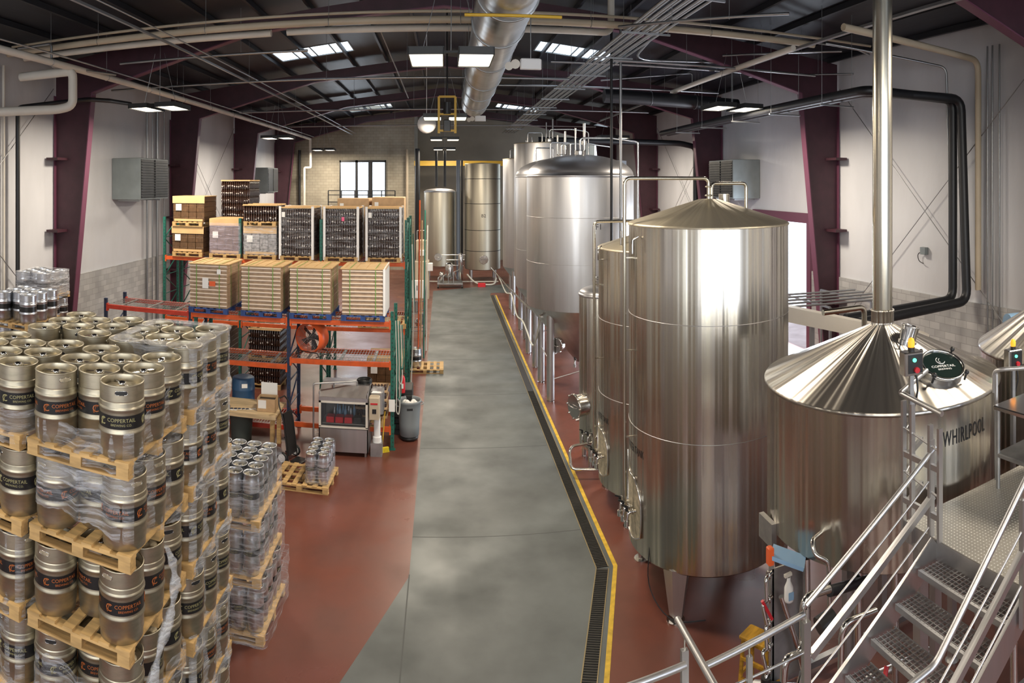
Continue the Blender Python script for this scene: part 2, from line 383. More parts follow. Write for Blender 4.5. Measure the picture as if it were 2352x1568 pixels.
# drain channel: frame plus cross bars
dr = thing('floor_drain', 'long dark slotted drain channel beside the yellow floor line', 'drain')
fr = MB(); bars = MB(); pit = MB()
pl = [Vector(p) for p in ((.62,4.6),(1.68,7.9),(2.42,10.2),(2.52,35.7))]
for a, b in zip(pl[:-1], pl[1:]):
    d = (b-a).normalized(); n = Vector((d.y,-d.x)); L_ = (b-a).length
    for o_ in (.0, .2): fr.bar(Vector((*(a+n*o_),.006)), Vector((*(b+n*o_),.006)), .014, .012)
    pit.bar(Vector((*(a+n*.1),.003)), Vector((*(b+n*.1),.003)), .19, .005)
    k = int(min(L_, 9)/.045)
    for i in range(k):
        c = a+d*(.02+i*.045); bars.bar(Vector((*(c+n*.01),.009)), Vector((*(c+n*.19),.009)), .014, .006)
fr.build('frame', mat('brass drain edge', (.30,.24,.13), .5, .6), dr); pit.build('channel', M['black'], dr); bars.build('grate', M['grate'], dr)
# walls
wl = MB(); wl.box(XL-.25, XL, YB, YF, 3.02, 10.25)
struct('wall_left', wl, M['wall'])
struct('wall_left', MB().box(XL-.3, XL+.06, YB, YF, 0, 3.02), M['block'])
D0, D1, DH = 19.5, 23.4, 4.75
wr = MB(); wr.box(XR, XR+.25, YB, D0, 3.1, 10.25).box(XR, XR+.25, D1, YF, 3.1, 10.25).box(XR, XR+.25, D0, D1, DH, 10.25)
struct('wall_right', wr, M['wall'])
struct('wall_right', MB().box(XR-.06, XR+.3, YB, D0, 0, 3.1).box(XR-.06, XR+.3, D1, YF, 0, 3.1), M['block'])
dt = MB(); dt.box(XR-.12, XR+.3, D0-.25, D1+.25, DH, DH+.35); dt.box(XR-.12, XR+.3, D0-.25, D0, 0, DH); dt.box(XR-.12,XR+.3,D1,D1+.25,0,DH)
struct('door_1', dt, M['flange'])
# far wall with window and dark recess at the right
W0, W1, WZ0, WZ1 = -7.42, -4.1, 4.6, 7.75
fw = MB(); X1 = -2.1
fw.box(XL, W0, 46, 46.3, 0, 11.6).box(W1, X1, 46, 46.3, 0, 11.6).box(W0, W1, 46, 46.3, 0, WZ0).box(W0, W1, 46, 46.3, WZ1, 11.6)
struct('wall_back', fw, M['block_far'])
struct('wall_back', MB().box(X1, XR, 52, 52.3, 0, 11.6).box(X1-.3, X1, 46.3, 52.3, 0, 11.6), M['wall_far'])
wn = MB()
for x in (W0, W0+1.22, W1-1.12, W1): wn.box(x-.08 if x!=W0 else x, x+.1 if x != W1 else x, 45.92, 46.2, WZ0, WZ1)
wn.box(W0, W1, 45.92, 46.2, WZ1-.15, WZ1); wn.box(W0, W1, 45.92, 46.2, WZ0, WZ0+.12); wn.box(W1-1.25, W1-.95, 45.9, 46.2, WZ0, WZ1)
win = struct('window_1', wn, M['black'])
gp = MB().box(W0+.05, W1-.05, 46.05, 46.07, WZ0, WZ1).build('pane', M['glass'], win)
# end wall behind the camera with a long glazed opening
eb = MB(); eb.box(XL, XR, YB-.3, YB, 0, 3.5).box(XL, XR, YB-.3, YB, 9.3, 11.6).box(XL, -10, YB-.3, YB, 3.5, 9.3).box(10, XR, YB-.3, YB, 3.5, 9.3)
struct('wall_front', eb, M['wall'])
wf = MB()
for i in range(9): wf.box(-10+i*2.5-.06, -10+i*2.5+.06, YB-.2, YB-.05, 3.5, 9.3)
struct('window_2', wf, M['black'])
# roof with four skylight openings
xs = [XL, -6.2, -3.4, 0, 3.4, 6.2, XR]; ys = [YB, 22.9, 24.6, 41.4, 43.4, 52.3]
rf = MB()
for i in range(6):
    for j in range(5):
        if i in (1, 4) and j in (1, 3): continue
        a, b, c, d = xs[i], xs[i+1], ys[j], ys[j+1]
        za, zb = roof_z(a), roof_z(b)
        rf.add([(a,c,za),(b,c,zb),(b,d,zb),(a,d,za),(a,c,za+.03),(b,c,zb+.03),(b,d,zb+.03),(a,d,za+.03)],
               [(0,3,2,1),(4,5,6,7),(0,1,5,4),(1,2,6,5),(2,3,7,6),(3,0,4,7)])
struct('ceiling', rf, M['roof'])
for i, (a, b) in enumerate(((-6.2,-3.4),(3.4,6.2),(-6.2,-3.4),(3.4,6.2))):
    c, d = ((22.9,24.6),(41.4,43.4))[i//2]
    g = MB()
    for k in range(5): x = a+(b-a)*k/4; g.bar((x,c,roof_z(x)),(x,d,roof_z(x)), .05, .03)
    for y in (c,d): g.bar((a,y,roof_z(a)),(b,y,roof_z(b)), .06, .03)
    sk = struct('window_%d' % (i+3), g, M['boxg'])
    g2 = MB().add([(a,c,roof_z(a)+.1),(b,c,roof_z(b)+.1),(b,d,roof_z(b)+.1),(a,d,roof_z(a)+.1)], [(0,1,2,3)]).build('pane', M['glass'], sk)
pu = MB()
for j in range(9):
    for sgn in (-1, 1):
        x = sgn*(1.0+j*1.35)
        if abs(x) < 12: pu.box(x-.04, x+.04, YB, 46, roof_z(x)-.16, roof_z(x)-.01)
struct('trim_4', pu, mat('dark purlin', (.014,.016,.022), .5))
# rigid frames: columns and rafters, one structure each
FY = [8.5, 17.7, 26.9, 36.0, 45.2]
NTH = ['nearest', 'second', 'third', 'fourth', 'farthest']
for i, Y in enumerate(FY):
    for sgn, xw, side in ((-1, -XL-.05, 'left'), (1, XR-.05, 'right')):
        kx = xw-1.42
        def web(poly):
            poly = [(sgn*x, z) for x, z in poly]; n = len(poly); mb = MB()
            return mb.add([(x,Y-.012,z) for x,z in poly]+[(x,Y+.012,z) for x,z in poly],
               [tuple(range(n)), tuple(range(2*n-1,n-1,-1))]+[(k,(k+1)%n,n+(k+1)%n,n+k) for k in range(n)])
        def plate(mb, a, b): mb.bar((sgn*a[0],Y,a[1]), (sgn*b[0],Y,b[1]), .26, .03, up=(0,0,1) if abs(a[0]-b[0])>2 else (1,0,0)); return mb
        if i > 0 or sgn > 0:
            c = thing('steel_column', 'maroon tapered steel column on the %s wall, %s from the camera' % (side, NTH[i] if i else 'just out at the edge'), 'column', group='tapered wall columns')
            web([(xw,0),(xw-.5,0),(kx,9.0),(xw,9.0)]).build('web', M['maroon'], c)
            fl = MB(); plate(fl, (xw-.5,0), (kx,9.0)); plate(fl, (xw,0), (xw,9.0)); fl.box(min(sgn*(xw-.6),sgn*xw), max(sgn*(xw-.6),sgn*xw), Y-.18, Y+.18, 0, .03)
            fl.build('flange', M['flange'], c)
            for z in (2.3, 4.6, 6.9): MB().box(*sorted((sgn*(xw-.02), sgn*(xw-.45))), Y-.6, Y-.012, z, z+.08).build('bracket', M['maroon'], c)
        c = thing('roof_rafter', 'maroon roof rafter over the %s half of the hall, %s frame' % (side, NTH[i]), 'beam', group='roof rafters')
        web([(xw,9.0),(kx,9.0),(5.4,10.38),(0,10.95),(0,11.4),(xw,10.05)]).build('web', M['maroon'], c)
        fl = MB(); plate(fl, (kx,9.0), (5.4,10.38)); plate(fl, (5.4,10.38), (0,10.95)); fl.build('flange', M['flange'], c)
# ------------------------------------------------------------------ lamps
def make_lamp(h=2.31):
    r = thing('high_bay_lamp', '', 'lamp')
    hs = MB()
    for sx in (-1, 1):
        x = sx*.42
        hs.box(x-.3, x+.3, -.62, -.6, -.02, .1).box(x-.3, x+.3, .6, .62, -.02, .1).box(x-.3, x-.28, -.62, .62, -.02, .1).box(x+.28, x+.3, -.62, .62, -.02, .1)
        hs.box(x-.3, x+.3, -.62, .62, .1, .115)
    hs.bar((-.72,0,.14),(.72,0,.14),.06,.04)
    hs.build('housing', M['black'], r)
    for sx in (-1, 1):
        MB().box(sx*.42-.275, sx*.42+.275, -.595, .595, .0, .02).build('diffuser', M['lamp'], r)
    c = MB()
    for x in (-.5,.5): c.cyl((x,0,.15),(x*.3,0,1.6),.006,5)
    c.cyl((0,0,.15),(.02,.02,h),.008,5)
    c.build('suspension', M['galv'], r)
    return r
lamps = []
for k, Y in enumerate((.2, 11.4, 21.9, 33.0, 43.0)):
    w_ = ['over the camera','nearest and brightest','second away','third away','farthest'][k]
    lamps.append((.12 if Y < 20 else .03, Y, 8.33, 0, 'twin panel lamp on the centre line above the aisle, '+w_, 360 if k else 150))
for side, X in (('left', -8.0), ('right', 8.1)):
    for k, Y in enumerate((3.7, 17.2, 30.8, 43.0)):
        if side == 'right' and Y > 40: continue
        w_ = ['just behind the picture edge','nearest in view','second in view','third in view'][k]
        lamps.append((X, Y, 8.33, 0, 'twin panel lamp hanging over the %s side, %s' % (side, w_), 300 if k else 260))
for x, y, z, rz, lab, pw in lamps:
    o = place('lamp%d' % (abs(x) > 4), (make_lamp if abs(x) > 4 else (lambda: make_lamp(3.27))), (x,y,z), rz, lab, 'lamp', 'high bay lamps')
    area('lamp_light', (0,0,-.06), (0,0,0), 1.3, 1.1, pw, WARM, o)
# extra far pair glimpsed between tanks
# ------------------------------------------------------------------ ceiling services
def pipe(name, label, cat, pts, r, m, bend=.15, n=10, group=None, bands=None, hangers=None):
    mb = MB().tube(pts, r, n, bend)
    o = mb.build(name, M[m] if isinstance(m, str) else m)
    tag(o, label, cat, group)
    if hangers:
        P_ = [Vector(p) for p in pts]
        for a, b in zip(P_[:-1], P_[1:]):
            L_ = (b-a).length; k = int(L_/hangers)
            for i in range(1, k+1):
                p = a+(b-a)*(i/(k+1)); top = roof_z(p.x)
                if top-p.z > .3 and abs((b-a).normalized().z) < .5:
                    h = MB(); h.cyl(p, (p.x,p.y,top), .006, 5, cap=False); h.torus(p, r*1.1, .008, (b-a), 10, 4); h.build('hanger', M['galv'], o)
    return o
# spiral duct with ribs
dz, dR = 9.2, .49
d = thing('spiral_duct', 'large round ribbed silver air duct hanging under the roof centre', 'duct')
mb = MB(); a, b = Vector((.8,-8.8,dz)), Vector((1.16,25.0,dz)); L_ = (b-a).length; dr_ = (b-a).normalized()
prof = []
nseg = 300
u = Vector((0,0,1)); e1 = dr_.cross(u).normalized(); e2 = e1.cross(dr_)
vs = []; nn = 28
for i in range(nseg+1):
    p = a+(b-a)*i/nseg; rr = dR + (.007 if i % 3 == 0 else 0)
    for k in range(nn): t = 2*PI*k/nn; vs.append(p+e1*rr*math.cos(t)+e2*rr*math.sin(t))
mb.add(vs, [(i*nn+k, i*nn+(k+1)%nn, (i+1)*nn+(k+1)%nn, (i+1)*nn+k) for i in range(nseg) for k in range(nn)], True)
mb.add([b+e1*dR*math.cos(2*PI*k/nn)+e2*dR*math.sin(2*PI*k/nn) for k in range(nn)], [tuple(range(nn))])
mb.build('duct_wall', M['duct'], d)
for t in (.56,.62,.7,.79,.86,.94):
    p = a+(b-a)*t; mb = MB().torus(p, dR+.015, .018, dr_, 28, 6); mb.cyl(p+Vector((-dR,0,0)), p+Vector((-dR,0,1.6)), .006, 5).cyl(p+Vector((dR,0,0)), p+Vector((dR,0,1.6)), .006, 5)
    mb.build('hoop', M['galv'], d)
pipe('duct_support', 'yellow angle bar across the underside of the silver duct', 'bar', [(.3,9.6,8.66),(1.75,9.6,8.66)], .025, 'yel', None, 6)
# cross pipes bowed by the lens: straight runs across the hall
pipe('jacketed_pipe', 'thick cream jacketed pipe crossing the whole ceiling in front', 'pipe', [(XL+.4,14.7,9.86),(9.35,14.7,9.86)], .085, 'pipe_cream', hangers=3)
pipe('jacketed_pipe', 'lowest white pipe crossing the ceiling left of the duct', 'pipe', [(-11.6,15.5,9.86),(-4.2,15.5,9.86)], .09, 'pipe_w', group=None)
pipe('jacketed_pipe', 'white lower pipe with upturned end crossing behind the silver duct', 'pipe', [(-3.8,15.5,9.86),(4.05,15.5,9.86),(4.05,15.5,10.9)], .085, 'pipe_w', .2)
pipe('copper_line', 'thin upper line above the cream ceiling pipe', 'pipe', [(XL+.4,14.9,10.1),(11.4,14.9,10.1)], .035, 'pipe_cream')
pipe('copper_line', 'second thin line running just above the cream ceiling pipe', 'pipe', [(XL+.4,15.1,10.02),(11.0,15.1,10.02),(11.5,15.1,9.9)], .03, 'galv')
pipe('jacketed_pipe', 'cream pipe turning down the right wall near the black pipes', 'pipe', [(7.5,10.7,9.3),(11.95,11.2,9.25),(11.95,11.2,3.5)], .08, 'pipe_cream', .3)
pipe('drop_pipe', 'slim pipe dropping down the right wall right of the cream one', 'pipe', [(9.0,13.6,9.66),(11.9,12.3,9.2),(12.1,12.25,3.1)], .035, 'galv', .2)
for k, (yy, lab) in enumerate(((10.62,'nearest of three slim conduits down the right wall'),(10.85,'middle of three slim conduits down the right wall'),(11.02,'slim conduit on the right wall just right of the cream pipe'))):
    pipe('riser_conduit', lab, 'conduit', [(12.1,yy,9.6),(12.1,yy,2.4)], .022, 'galv', None, 8)
# long runs
pipe('jacketed_pipe', 'long white pipe running down the left side of the hall', 'pipe', [(-9.25,5,9.2),(-9.25,44.5,9.2),(-9.25,44.6,7.2),(-9.7,44.6,7.2),(-9.7,44.6,0)], .09, 'pipe_w', .12, hangers=3)
pipe('long_conduit', 'thin conduit just right of the long white left pipe', 'conduit', [(-8.9,8,9.3),(-8.9,44,9.3)], .022, 'galv')
st = thing('strut_channel', 'long galvanized strut rail with a conduit over the left racks', 'rail')
MB().bar((-6.35,6,9.5),(-6.35,45,9.5),.06,.05).build('channel', M['galv'], st); MB().tube([(-6.1,6,9.56),(-6.1,45,9.56)],.018).build('conduit', M['galv'], st)
st = thing('strut_channel', 'long strut rail carrying pale lines high on the right side', 'rail')
MB().bar((8.3,8,9.5),(8.3,34,9.5),.07,.06).build('channel', M['galv'], st); MB().tube([(8.0,13.5,9.42),(8.0,22,9.42)],.075).build('pipe', M['pipe_w'], st); MB().tube([(8.55,8,9.56),(8.55,36,9.56)],.02).build('conduit', M['galv'], st)
for k in range(9):
    x = 4.02+k*.105
    pipe('long_conduit', '%s galvanized conduit from the left in the bundle over the tanks' % ORD[k], 'conduit', [(x,6,9.6+(k%2)*.03),(x,45,9.6+(k%2)*.03)], .03, 'galv', None, 8, group='conduit bundle over the tanks')
def trapeze_mk(w_, h1, h2):
    def mk():
        r = thing('trapeze_hanger', '', 'hanger'); MB().box(-w_/2,w_/2,-.02,.02,-.02,.02).build('cross_bar', M['galv'], r)
        for x, h in ((-w_/2+.05,h1),(w_/2-.05,h2)): MB().cyl((x,0,0),(x,0,h),.007,5).build('rod', M['galv'], r)
        return r
    return mk
for k, Y in enumerate(range(8, 44, 3)): place('trap', trapeze_mk(1.15, 1.57, 1.48), (4.475,Y,9.54), 0, 'trapeze hanger under the conduit bundle over the tanks, %s from the camera end' % ORD[k], 'hanger', 'conduit trapezes')
# cross conduits
cc = [(20.6,9.5,-11.5,4,'galv','slim pipe crossing the ceiling just behind the brightest lamp'),
      (23.5,9.7,1.5,10.5,'galv','slim pipe crossing the right half of the ceiling under the first skylight'),
      (18.2,9.6,3.0,10.6,'galv','slim conduit crossing above the bright right lamp'),
      (16.6,9.4,4.4,10.6,'galv','straight strut bar crossing over the right side near the conduit bundle'),
      (27.8,9.3,-9,9,'galv','slim pipe crossing the ceiling behind the yellow mast'),
      (38.0,9.5,-10,9,'galv','far slim pipe crossing the ceiling before the skylights'),
      (17.0,9.7,-9.2,-3.6,'galv','short bar crossing over the left lamp')]
for Y, z, x0, x1, m_, lab in cc: pipe('cross_pipe', lab, 'pipe', [(x0,Y,z),(x1,Y,z)], .035, m_, None, 8, hangers=2.6)
pipe('black_duct', 'short fat black insulated pipe crossing above the right tanks', 'pipe', [(5.4,21.6,9.15),(10.4,21.6,9.0)], .24, 'pipe_b', None, 18, hangers=2)
pipe('bracing_rod', 'loose diagonal rod hanging left of the silver duct', 'rod', [on_y(875,72,17),on_y(938,225,24)], .02, 'galv', None, 6)
pipe('cross_pipe', 'small diameter drop loop beside the left column top', 'pipe', [(-10.7,14.0,9.8),(-9.6,14.0,9.8),(-9.6,14.0,9.2),(-8.8,16,9.2)], .035, 'galv', .1)
pipe('jacketed_pipe', 'white pipe looping down at the top left corner', 'pipe', [(-11.7,12.3,7.95),(-9.5,14.2,8.1),(-9.2,14.4,8.2),(-9.2,14.4,9.1),(-10.9,14.4,9.1)], .12, 'pipe_w', .18, 14)
for k in range(5):
    pipe('riser_conduit', '%s slim grey conduit from the left on the left wall' % ORD[k], 'conduit', [(-11.9,13.2+k*.42,9.6),(-11.9,13.2+k*.42,2.2)], .03 if k%2 else .045, ['pipe_w','galv'][k%2], None, 8, group='conduits on the left wall')
pipe('black_pipe', 'black pipe rising on the left wall and crossing to the column', 'pipe', [(-11.7,15.3,2.4),(-11.7,15.3,8.4),(-10.25,16.9,8.7),(-10.25,18.2,8.8),(-11.2,21.5,9.1)], .07, 'pipe_b', .15)
for k, (yy, r) in enumerate(((24.3,.05),(24.8,.03),(25.3,.07),(26.0,.03))):
    pipe('riser_conduit', '%s riser from the left beside the hanging louvre box' % ORD[k], 'conduit', [(-11.88,yy,9.3),(-11.88,yy,.3)], r, 'galv', None, 8, group='risers beside the louvre box')
# black twin pipes, right wall
for k, (dx, dz_) in enumerate(((0,0),(.3,.0))):
    lab = ('left','right')[k]
    pipe('insulated_pipe', '%s one of two thick black pipes dropping down the right wall' % lab, 'pipe',
         [(9.0+dx,26,8.25),(9.0+dx,11.9+dx*.7,8.3),(11.75,11.9+dx*.7-.5*k,8.3),(11.75,11.9-.5*k,3.2+.02*k),(8.4,11.9-.5*k,3.15)], .115, 'pipe_b', .3, 14, group='twin black insulated pipes')
for k, y in enumerate((13.4,16,18.5,21,23.5)): place('trap2', trapeze_mk(1.0, 2.42, 2.32), (9.2,y,8.1), 0, 'trapeze hanger under the twin black pipes, %s from the corner' % ORD[k], 'hanger', 'black pipe trapezes')
pipe('long_conduit', 'conduit bending out of the bundle and running right over the tanks', 'conduit', [on_y(1540,40,14.5), on_y(1452,138,18.6), on_y(1640,143,18.6), on_y(1856,153,18.6)], .035, 'galv', .9, 8)
pipe('long_conduit', 'slim bar dropping to a small loop above the right lamp', 'conduit', [on_y(1380,185,22), on_y(1590,168,22), on_y(1590,195,22)], .025, 'galv', .1, 8)
for k, (px, py, Y) in enumerate(((1420,62,12.5),(1660,128,17),(1720,176,19))):
    a_ = on_y(px,py,Y); pipe('strut_bar', '%s strut bar slanting across the upper right ceiling' % ORD[k], 'rail', [a_, a_+Vector((2.6,-2.2,0))], .03, 'galv', None, 4, hangers=1.5)
pipe('black_pipe', 'black pipe turning down the far right wall behind the purple column', 'pipe', [(4,27.6,8.0),(10.4,27.6,7.95),(11.2,27.6,7.8),(11.2,27.6,4)], .13, 'pipe_b', .25, 12)
# wall cross bracing
def brace(y0, y1, z0, z1, X, side, which):
    for k, (a, b) in enumerate((((X,y0,z0),(X,y1,z1)),((X,y0,z1),(X,y1,z0)))):
        pipe('brace_cable', '%s brace cable in the X on the %s wall' % (('rising','falling')[k], which), 'cable', [a,b], .012, 'galv', None, 6)
brace(9.2, 17.4, 1.6, 9.2, XR-.15, 1, 'near right'); brace(27.2, 35.6, 2.4, 9.3, XR-.15, 1, 'far right')
brace(27.2, 35.6, 2.4, 9.3, XL+.15, -1, 'far left'); brace(9, 17.4, 1.6, 9.2, XL+.15, -1, 'near left')
# hanging louvre boxes
def louvre(sgn, y0, y1, lab):
    t = thing('louvre_box', lab, 'ventilation unit'); w_ = abs(XL if sgn < 0 else XR)-.01
    xa, xb = sorted((sgn*w_, sgn*(w_-1.2)))
    MB().bbox(xa, xb, y0, y1, 5.55, 7.1, .02).build('casing', M['boxg'], t)
    lv = MB(); X = sgn*(w_-1.2)
    for k in range(14): z = 5.65+k*.1; lv.bar((X-sgn*.02,y0+.08,z),(X-sgn*.02,y1-.08,z),.05,.02)
    lv.bar((X-sgn*.03,(y0+y1)/2,5.6),(X-sgn*.03,(y0+y1)/2,7.05),.03,.04); lv.box(*sorted((X,X-sgn*.015)), y0+.05, y1-.05, 5.6, 7.05)
    lv.build('louvre', M['near_black'], t)
    for yy in (y0+.3, y1-.3): MB().bar((sgn*(w_-.1),yy,5.5),(sgn*(w_-1.0),yy,5.5),.06).build('bracket', M['galv'], t)
    return t
louvre(-1, 21.5, 24.0, 'grey louvred ventilation box high on the left wall before the racks')
louvre(1, 23.2, 25.6, 'grey louvred ventilation box high on the right wall above the door')
louvre(-1, 39, 41.5, 'small distant grey louvred box on the far left wall')
t = thing('junction_box', 'small grey junction box with a short cable on the right wall', 'box')
p = on_x(2121,576,XR-.1); MB().box(p.x-.04,p.x+.08,p.y-.1,p.y+.1,p.z-.1,p.z+.1).build('housing', M['boxg'], t); MB().tube([p, p+Vector((0,.25,-.1)), p+Vector((0,.2,-.3)), p+Vector((0,0,-.35))], .012, 6, .1).build('cable', M['black'], t)
# yellow mast + globe + speakers
t = thing('lift_mast', 'yellow steel mast frame standing up behind the centre lamps', 'mast')
mb = MB(); Y = 20.0
for px in (1008, 1046): p = on_y(px,222,Y); q = on_y(px,306,Y); mb.bar(p,q,.07,.07)
for py in (222, 262, 300): mb.bar(on_y(1008,py,Y), on_y(1046,py,Y), .08, .06)
mb.build('frame', M['yel'], t)
mb = MB(); mb.cyl(on_y(1027,235,Y), on_y(1027,262,Y), .12, 12); mb.bbox(-.02,.2,Y-.1,Y+.1,7.75,8.1,.02); mb.cyl(on_y(1027,222,Y), (on_y(1027,222,Y).x,Y,11.6), .03, 6)
mb.build('hoist', M['black'], t)
t = MB(); p = on_y(980,285,23.5); t.ball(p, .34, 20).cyl(p,(p.x,p.y,roof_z(p.x)),.012,6); tag(t.build('globe_lamp', M['white']), 'white round globe hanging left of the yellow mast', 'globe')
for px, py, Y, lab in ((1219,147,12.2,'white battery emergency light right of the duct'),(1103,272,24,'small far white emergency light below the duct end')):
    t = thing('emergency_light', lab, 'light'); p = on_y(px,py,Y)
    MB().bbox(p.x-.2,p.x+.2,p.y-.06,p.y+.06,p.z-.1,p.z+.1,.02).build('housing', M['white'], t)
    h = MB(); h.cyl(p+Vector((-.3,-.08,-.02)), p+Vector((-.3,.04,0)), .09, 12, .05); h.cyl(p+Vector((-.42,-.08,-.06)), p+Vector((-.42,.04,-.04)), .08, 12, .05); h.bar(p+Vector((-.45,0,0)),p+Vector((-.2,0,0)),.03)
    h.build('lamp_head', M['pipe_w'], t); MB().cyl(p+Vector((0,0,.1)),(p.x,p.y,roof_z(p.x)-.05),.01,6).build('rod', M['galv'], t)
# header over the recess of the tank bay
tag(MB().box(-2.1, 5, 46.0, 46.4, 7.35, 7.7).build('header_beam', M['yel']), 'ochre header beam over the recess of the far tanks', 'beam')
# windowed office balcony rail in front of the far window
t = thing('guard_rail', 'black guard rail in front of the far window', 'railing')
mb = MB(); X0, X2 = -8.1, -3.4
for z in (4.8,5.3,5.6): mb.bar((X0,45.2,z),(X2,45.2,z),.06)
for k in range(6): x = X0+(X2-X0)*k/5; mb.bar((x,45.2,4.0),(x,45.2,5.6),.07)
mb.build('rail', M['black'], t)
MB().box(X0,X2,45.2,46,3.9,4.0).build('ledge', M['black'], t)
for k,x in enumerate((-10.3,-2.6)): pipe('drop_pipe', ('dark pipe riser on the far wall left of the window','pale pipe riser on the far wall right of the window')[k], 'pipe', [(x,45.8,0),(x,45.8,8.5)], .09, ('pipe_b','pipe_cream')[k], None, 8)
# ------------------------------------------------------------------ pallets
def make_pallet(m, w=1.016, d=1.2):
    def mk():
        r = thing('pallet', '', 'pallet')
        t = MB(); n = 6
        for i in range(n):
            x = -w/2+.065+(w-.13)*i/(n-1); ww = .065 if i in (0,n-1) else .05
            t.box(x-ww, x+ww, -d/2, d/2, .12, .14)
        t.build('deck_boards', m, r)
        s = MB()
        for y in (-d/2+.05, 0, d/2-.05): s.box(-w/2, w/2, y-.05, y+.05, .10, .12)
        s.build('stringer_boards', m, r)
        for x in (-w/2+.06, 0, w/2-.06):
            for y in (-d/2+.05, 0, d/2-.05): MB().box(x-.055, x+.055, y-.05, y+.05, .018, .10).build('block', m, r)
        q = MB()
        for y in (-d/2+.05, 0, d/2-.05): q.box(-w/2, w/2, y-.05, y+.05, 0, .018)
        q.build('bottom_boards', m, r)
        return r
    return mk
PW = make_pallet(M['wood']); PB = make_pallet(M['blue']); PWW = make_pallet(M['wood'], 1.2, 1.0)
def pallet(x, y, z, lab, group=None, rz=0, kind='wood', mk=PW):
    return place('pallet'+kind, mk, (x,y,z), rz, lab, 'pallet', group)
# ------------------------------------------------------------------ kegs
KR, KH = .195, .6
prof = [(.0,.035),(.12,.03),(.168,.03),(.176,.0),(.181,.004),(.182,.055),(.188,.075),(.189,.19),(.197,.200),(.198,.212),(.191,.224),(.1885,.24),(.1885,.37),(.192,.385),(.198,.398),(.198,.408),(.190,.418),(.1895,.42),(.1895,.452),(.189,.455),(.184,.459),(.184,.462),(.187,.466),(.187,.468),(.187,.583),(.187,.585),(.1895,.592),(.186,.6),(.179,.6),(.175,.59),(.174,.53)]
prof_top = [(.174,.532),(.15,.538),(.10,.548),(.045,.553),(.045,.556),(.0001,.556)]
def half_keg_meshes(variant):
    parts = {}
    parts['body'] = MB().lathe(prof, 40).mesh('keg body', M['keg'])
    parts['keg_top'] = MB().lathe(prof_top, 32).mesh('keg top', M['keg_in'])
    v = MB().lathe([(.034,.553),(.036,.578),(.028,.582),(.026,.572),(.0001,.572)], 14)
    for k in range(2): a = k*PI+.5; v.bar((.05*math.cos(a),.05*math.sin(a),.56),(.12*math.cos(a),.12*math.sin(a),.56),.03,.02)
    parts['valve'] = v.mesh('keg valve', M['steel_pol'])
    return parts
def slot_mesh(R, z, a, m, w=.105, h=.034):
    mb = MB(); n = 20; pts = []
    for i in range(n):
        t = 2*PI*i/n; x = (w/2-h/2)*(1 if math.cos(t) > 0 else -1)+h/2*math.cos(t); y = h/2*math.sin(t)
        pts.append((x,y))
    def P(x, y, dr): return ((R+dr)*math.cos(a+x/R), (R+dr)*math.sin(a+x/R), z+y)
    for i in range(12):
        xa, xb = -w/2+w*i/12, -w/2+w*(i+1)/12
        def hh(x): e = max(0, abs(x)-(w/2-h/2)); return math.sqrt(max(0, (h/2)**2-e*e))
        mb.add([P(xa,-hh(xa),.0015),P(xb,-hh(xb),.0015),P(xb,hh(xb),.0015),P(xa,hh(xa),.0015)], [(0,1,2,3)])
    mb.m = 1
    mb.tube([P(x,y,.002) for x,y in pts]+[P(*pts[0],.002)], .0028, 5, cap=False)
    return mb.mesh('keg handle', [m, M['steel_pol']])
def letters_me(m, flip=0):
    mb = MB().lathe([(.1905,.245),(.1905,.355)], 40); mb.m = 1
    for k in range(3):
        a = k*2*PI/3
        wrap_text(mb, 'COPPERTAIL', .044, .1912, a, .316, space=1.0)
        wrap_text(mb, 'BREWING CO.', .027, .1912, a, .278, space=1.05)
        wrap_text(mb, 'C', .09, .1912, a, .300, dx=-.175); 
        mb.tube([(.1925*math.cos(a-.93+q*.03), .1925*math.sin(a-.93+q*.03), .30+.035*math.sin(q*.9)) for q in range(-3,4)], .003, 4)
    return mb.mesh('keg label band', [M['band'], m])
let_y, let_o = letters_me(M['ltr_y']), letters_me(M['ltr_o'])
KP = half_keg_meshes(0)
hole_d = slot_mesh(.1872, .54, 0, M['near_black']); hole_l = slot_mesh(.1872, .54, 0, M['keg_in'])  # flat ovals for handle holes; the dark one paints the hole's shade
def ob(name, me, parent=None, rz=0):
    o = bpy.data.objects.new(name, me); COL.objects.link(o)
    if parent: o.parent = parent
    if rz: o.rotation_euler.z = rz
    return o
def make_keg(col, hole):
    def mk():
        r = thing('beer_keg', '', 'keg')
        for n in ('body','keg_top','valve'): ob(n, KP[n], r)
        ob('label_band', col, r)
        ob('handle_patch', hole, r, 0); ob('handle_patch', hole, r, PI)
        return r
    return mk
KY = make_keg(let_y, hole_d); KO = make_keg(let_o, hole_l)
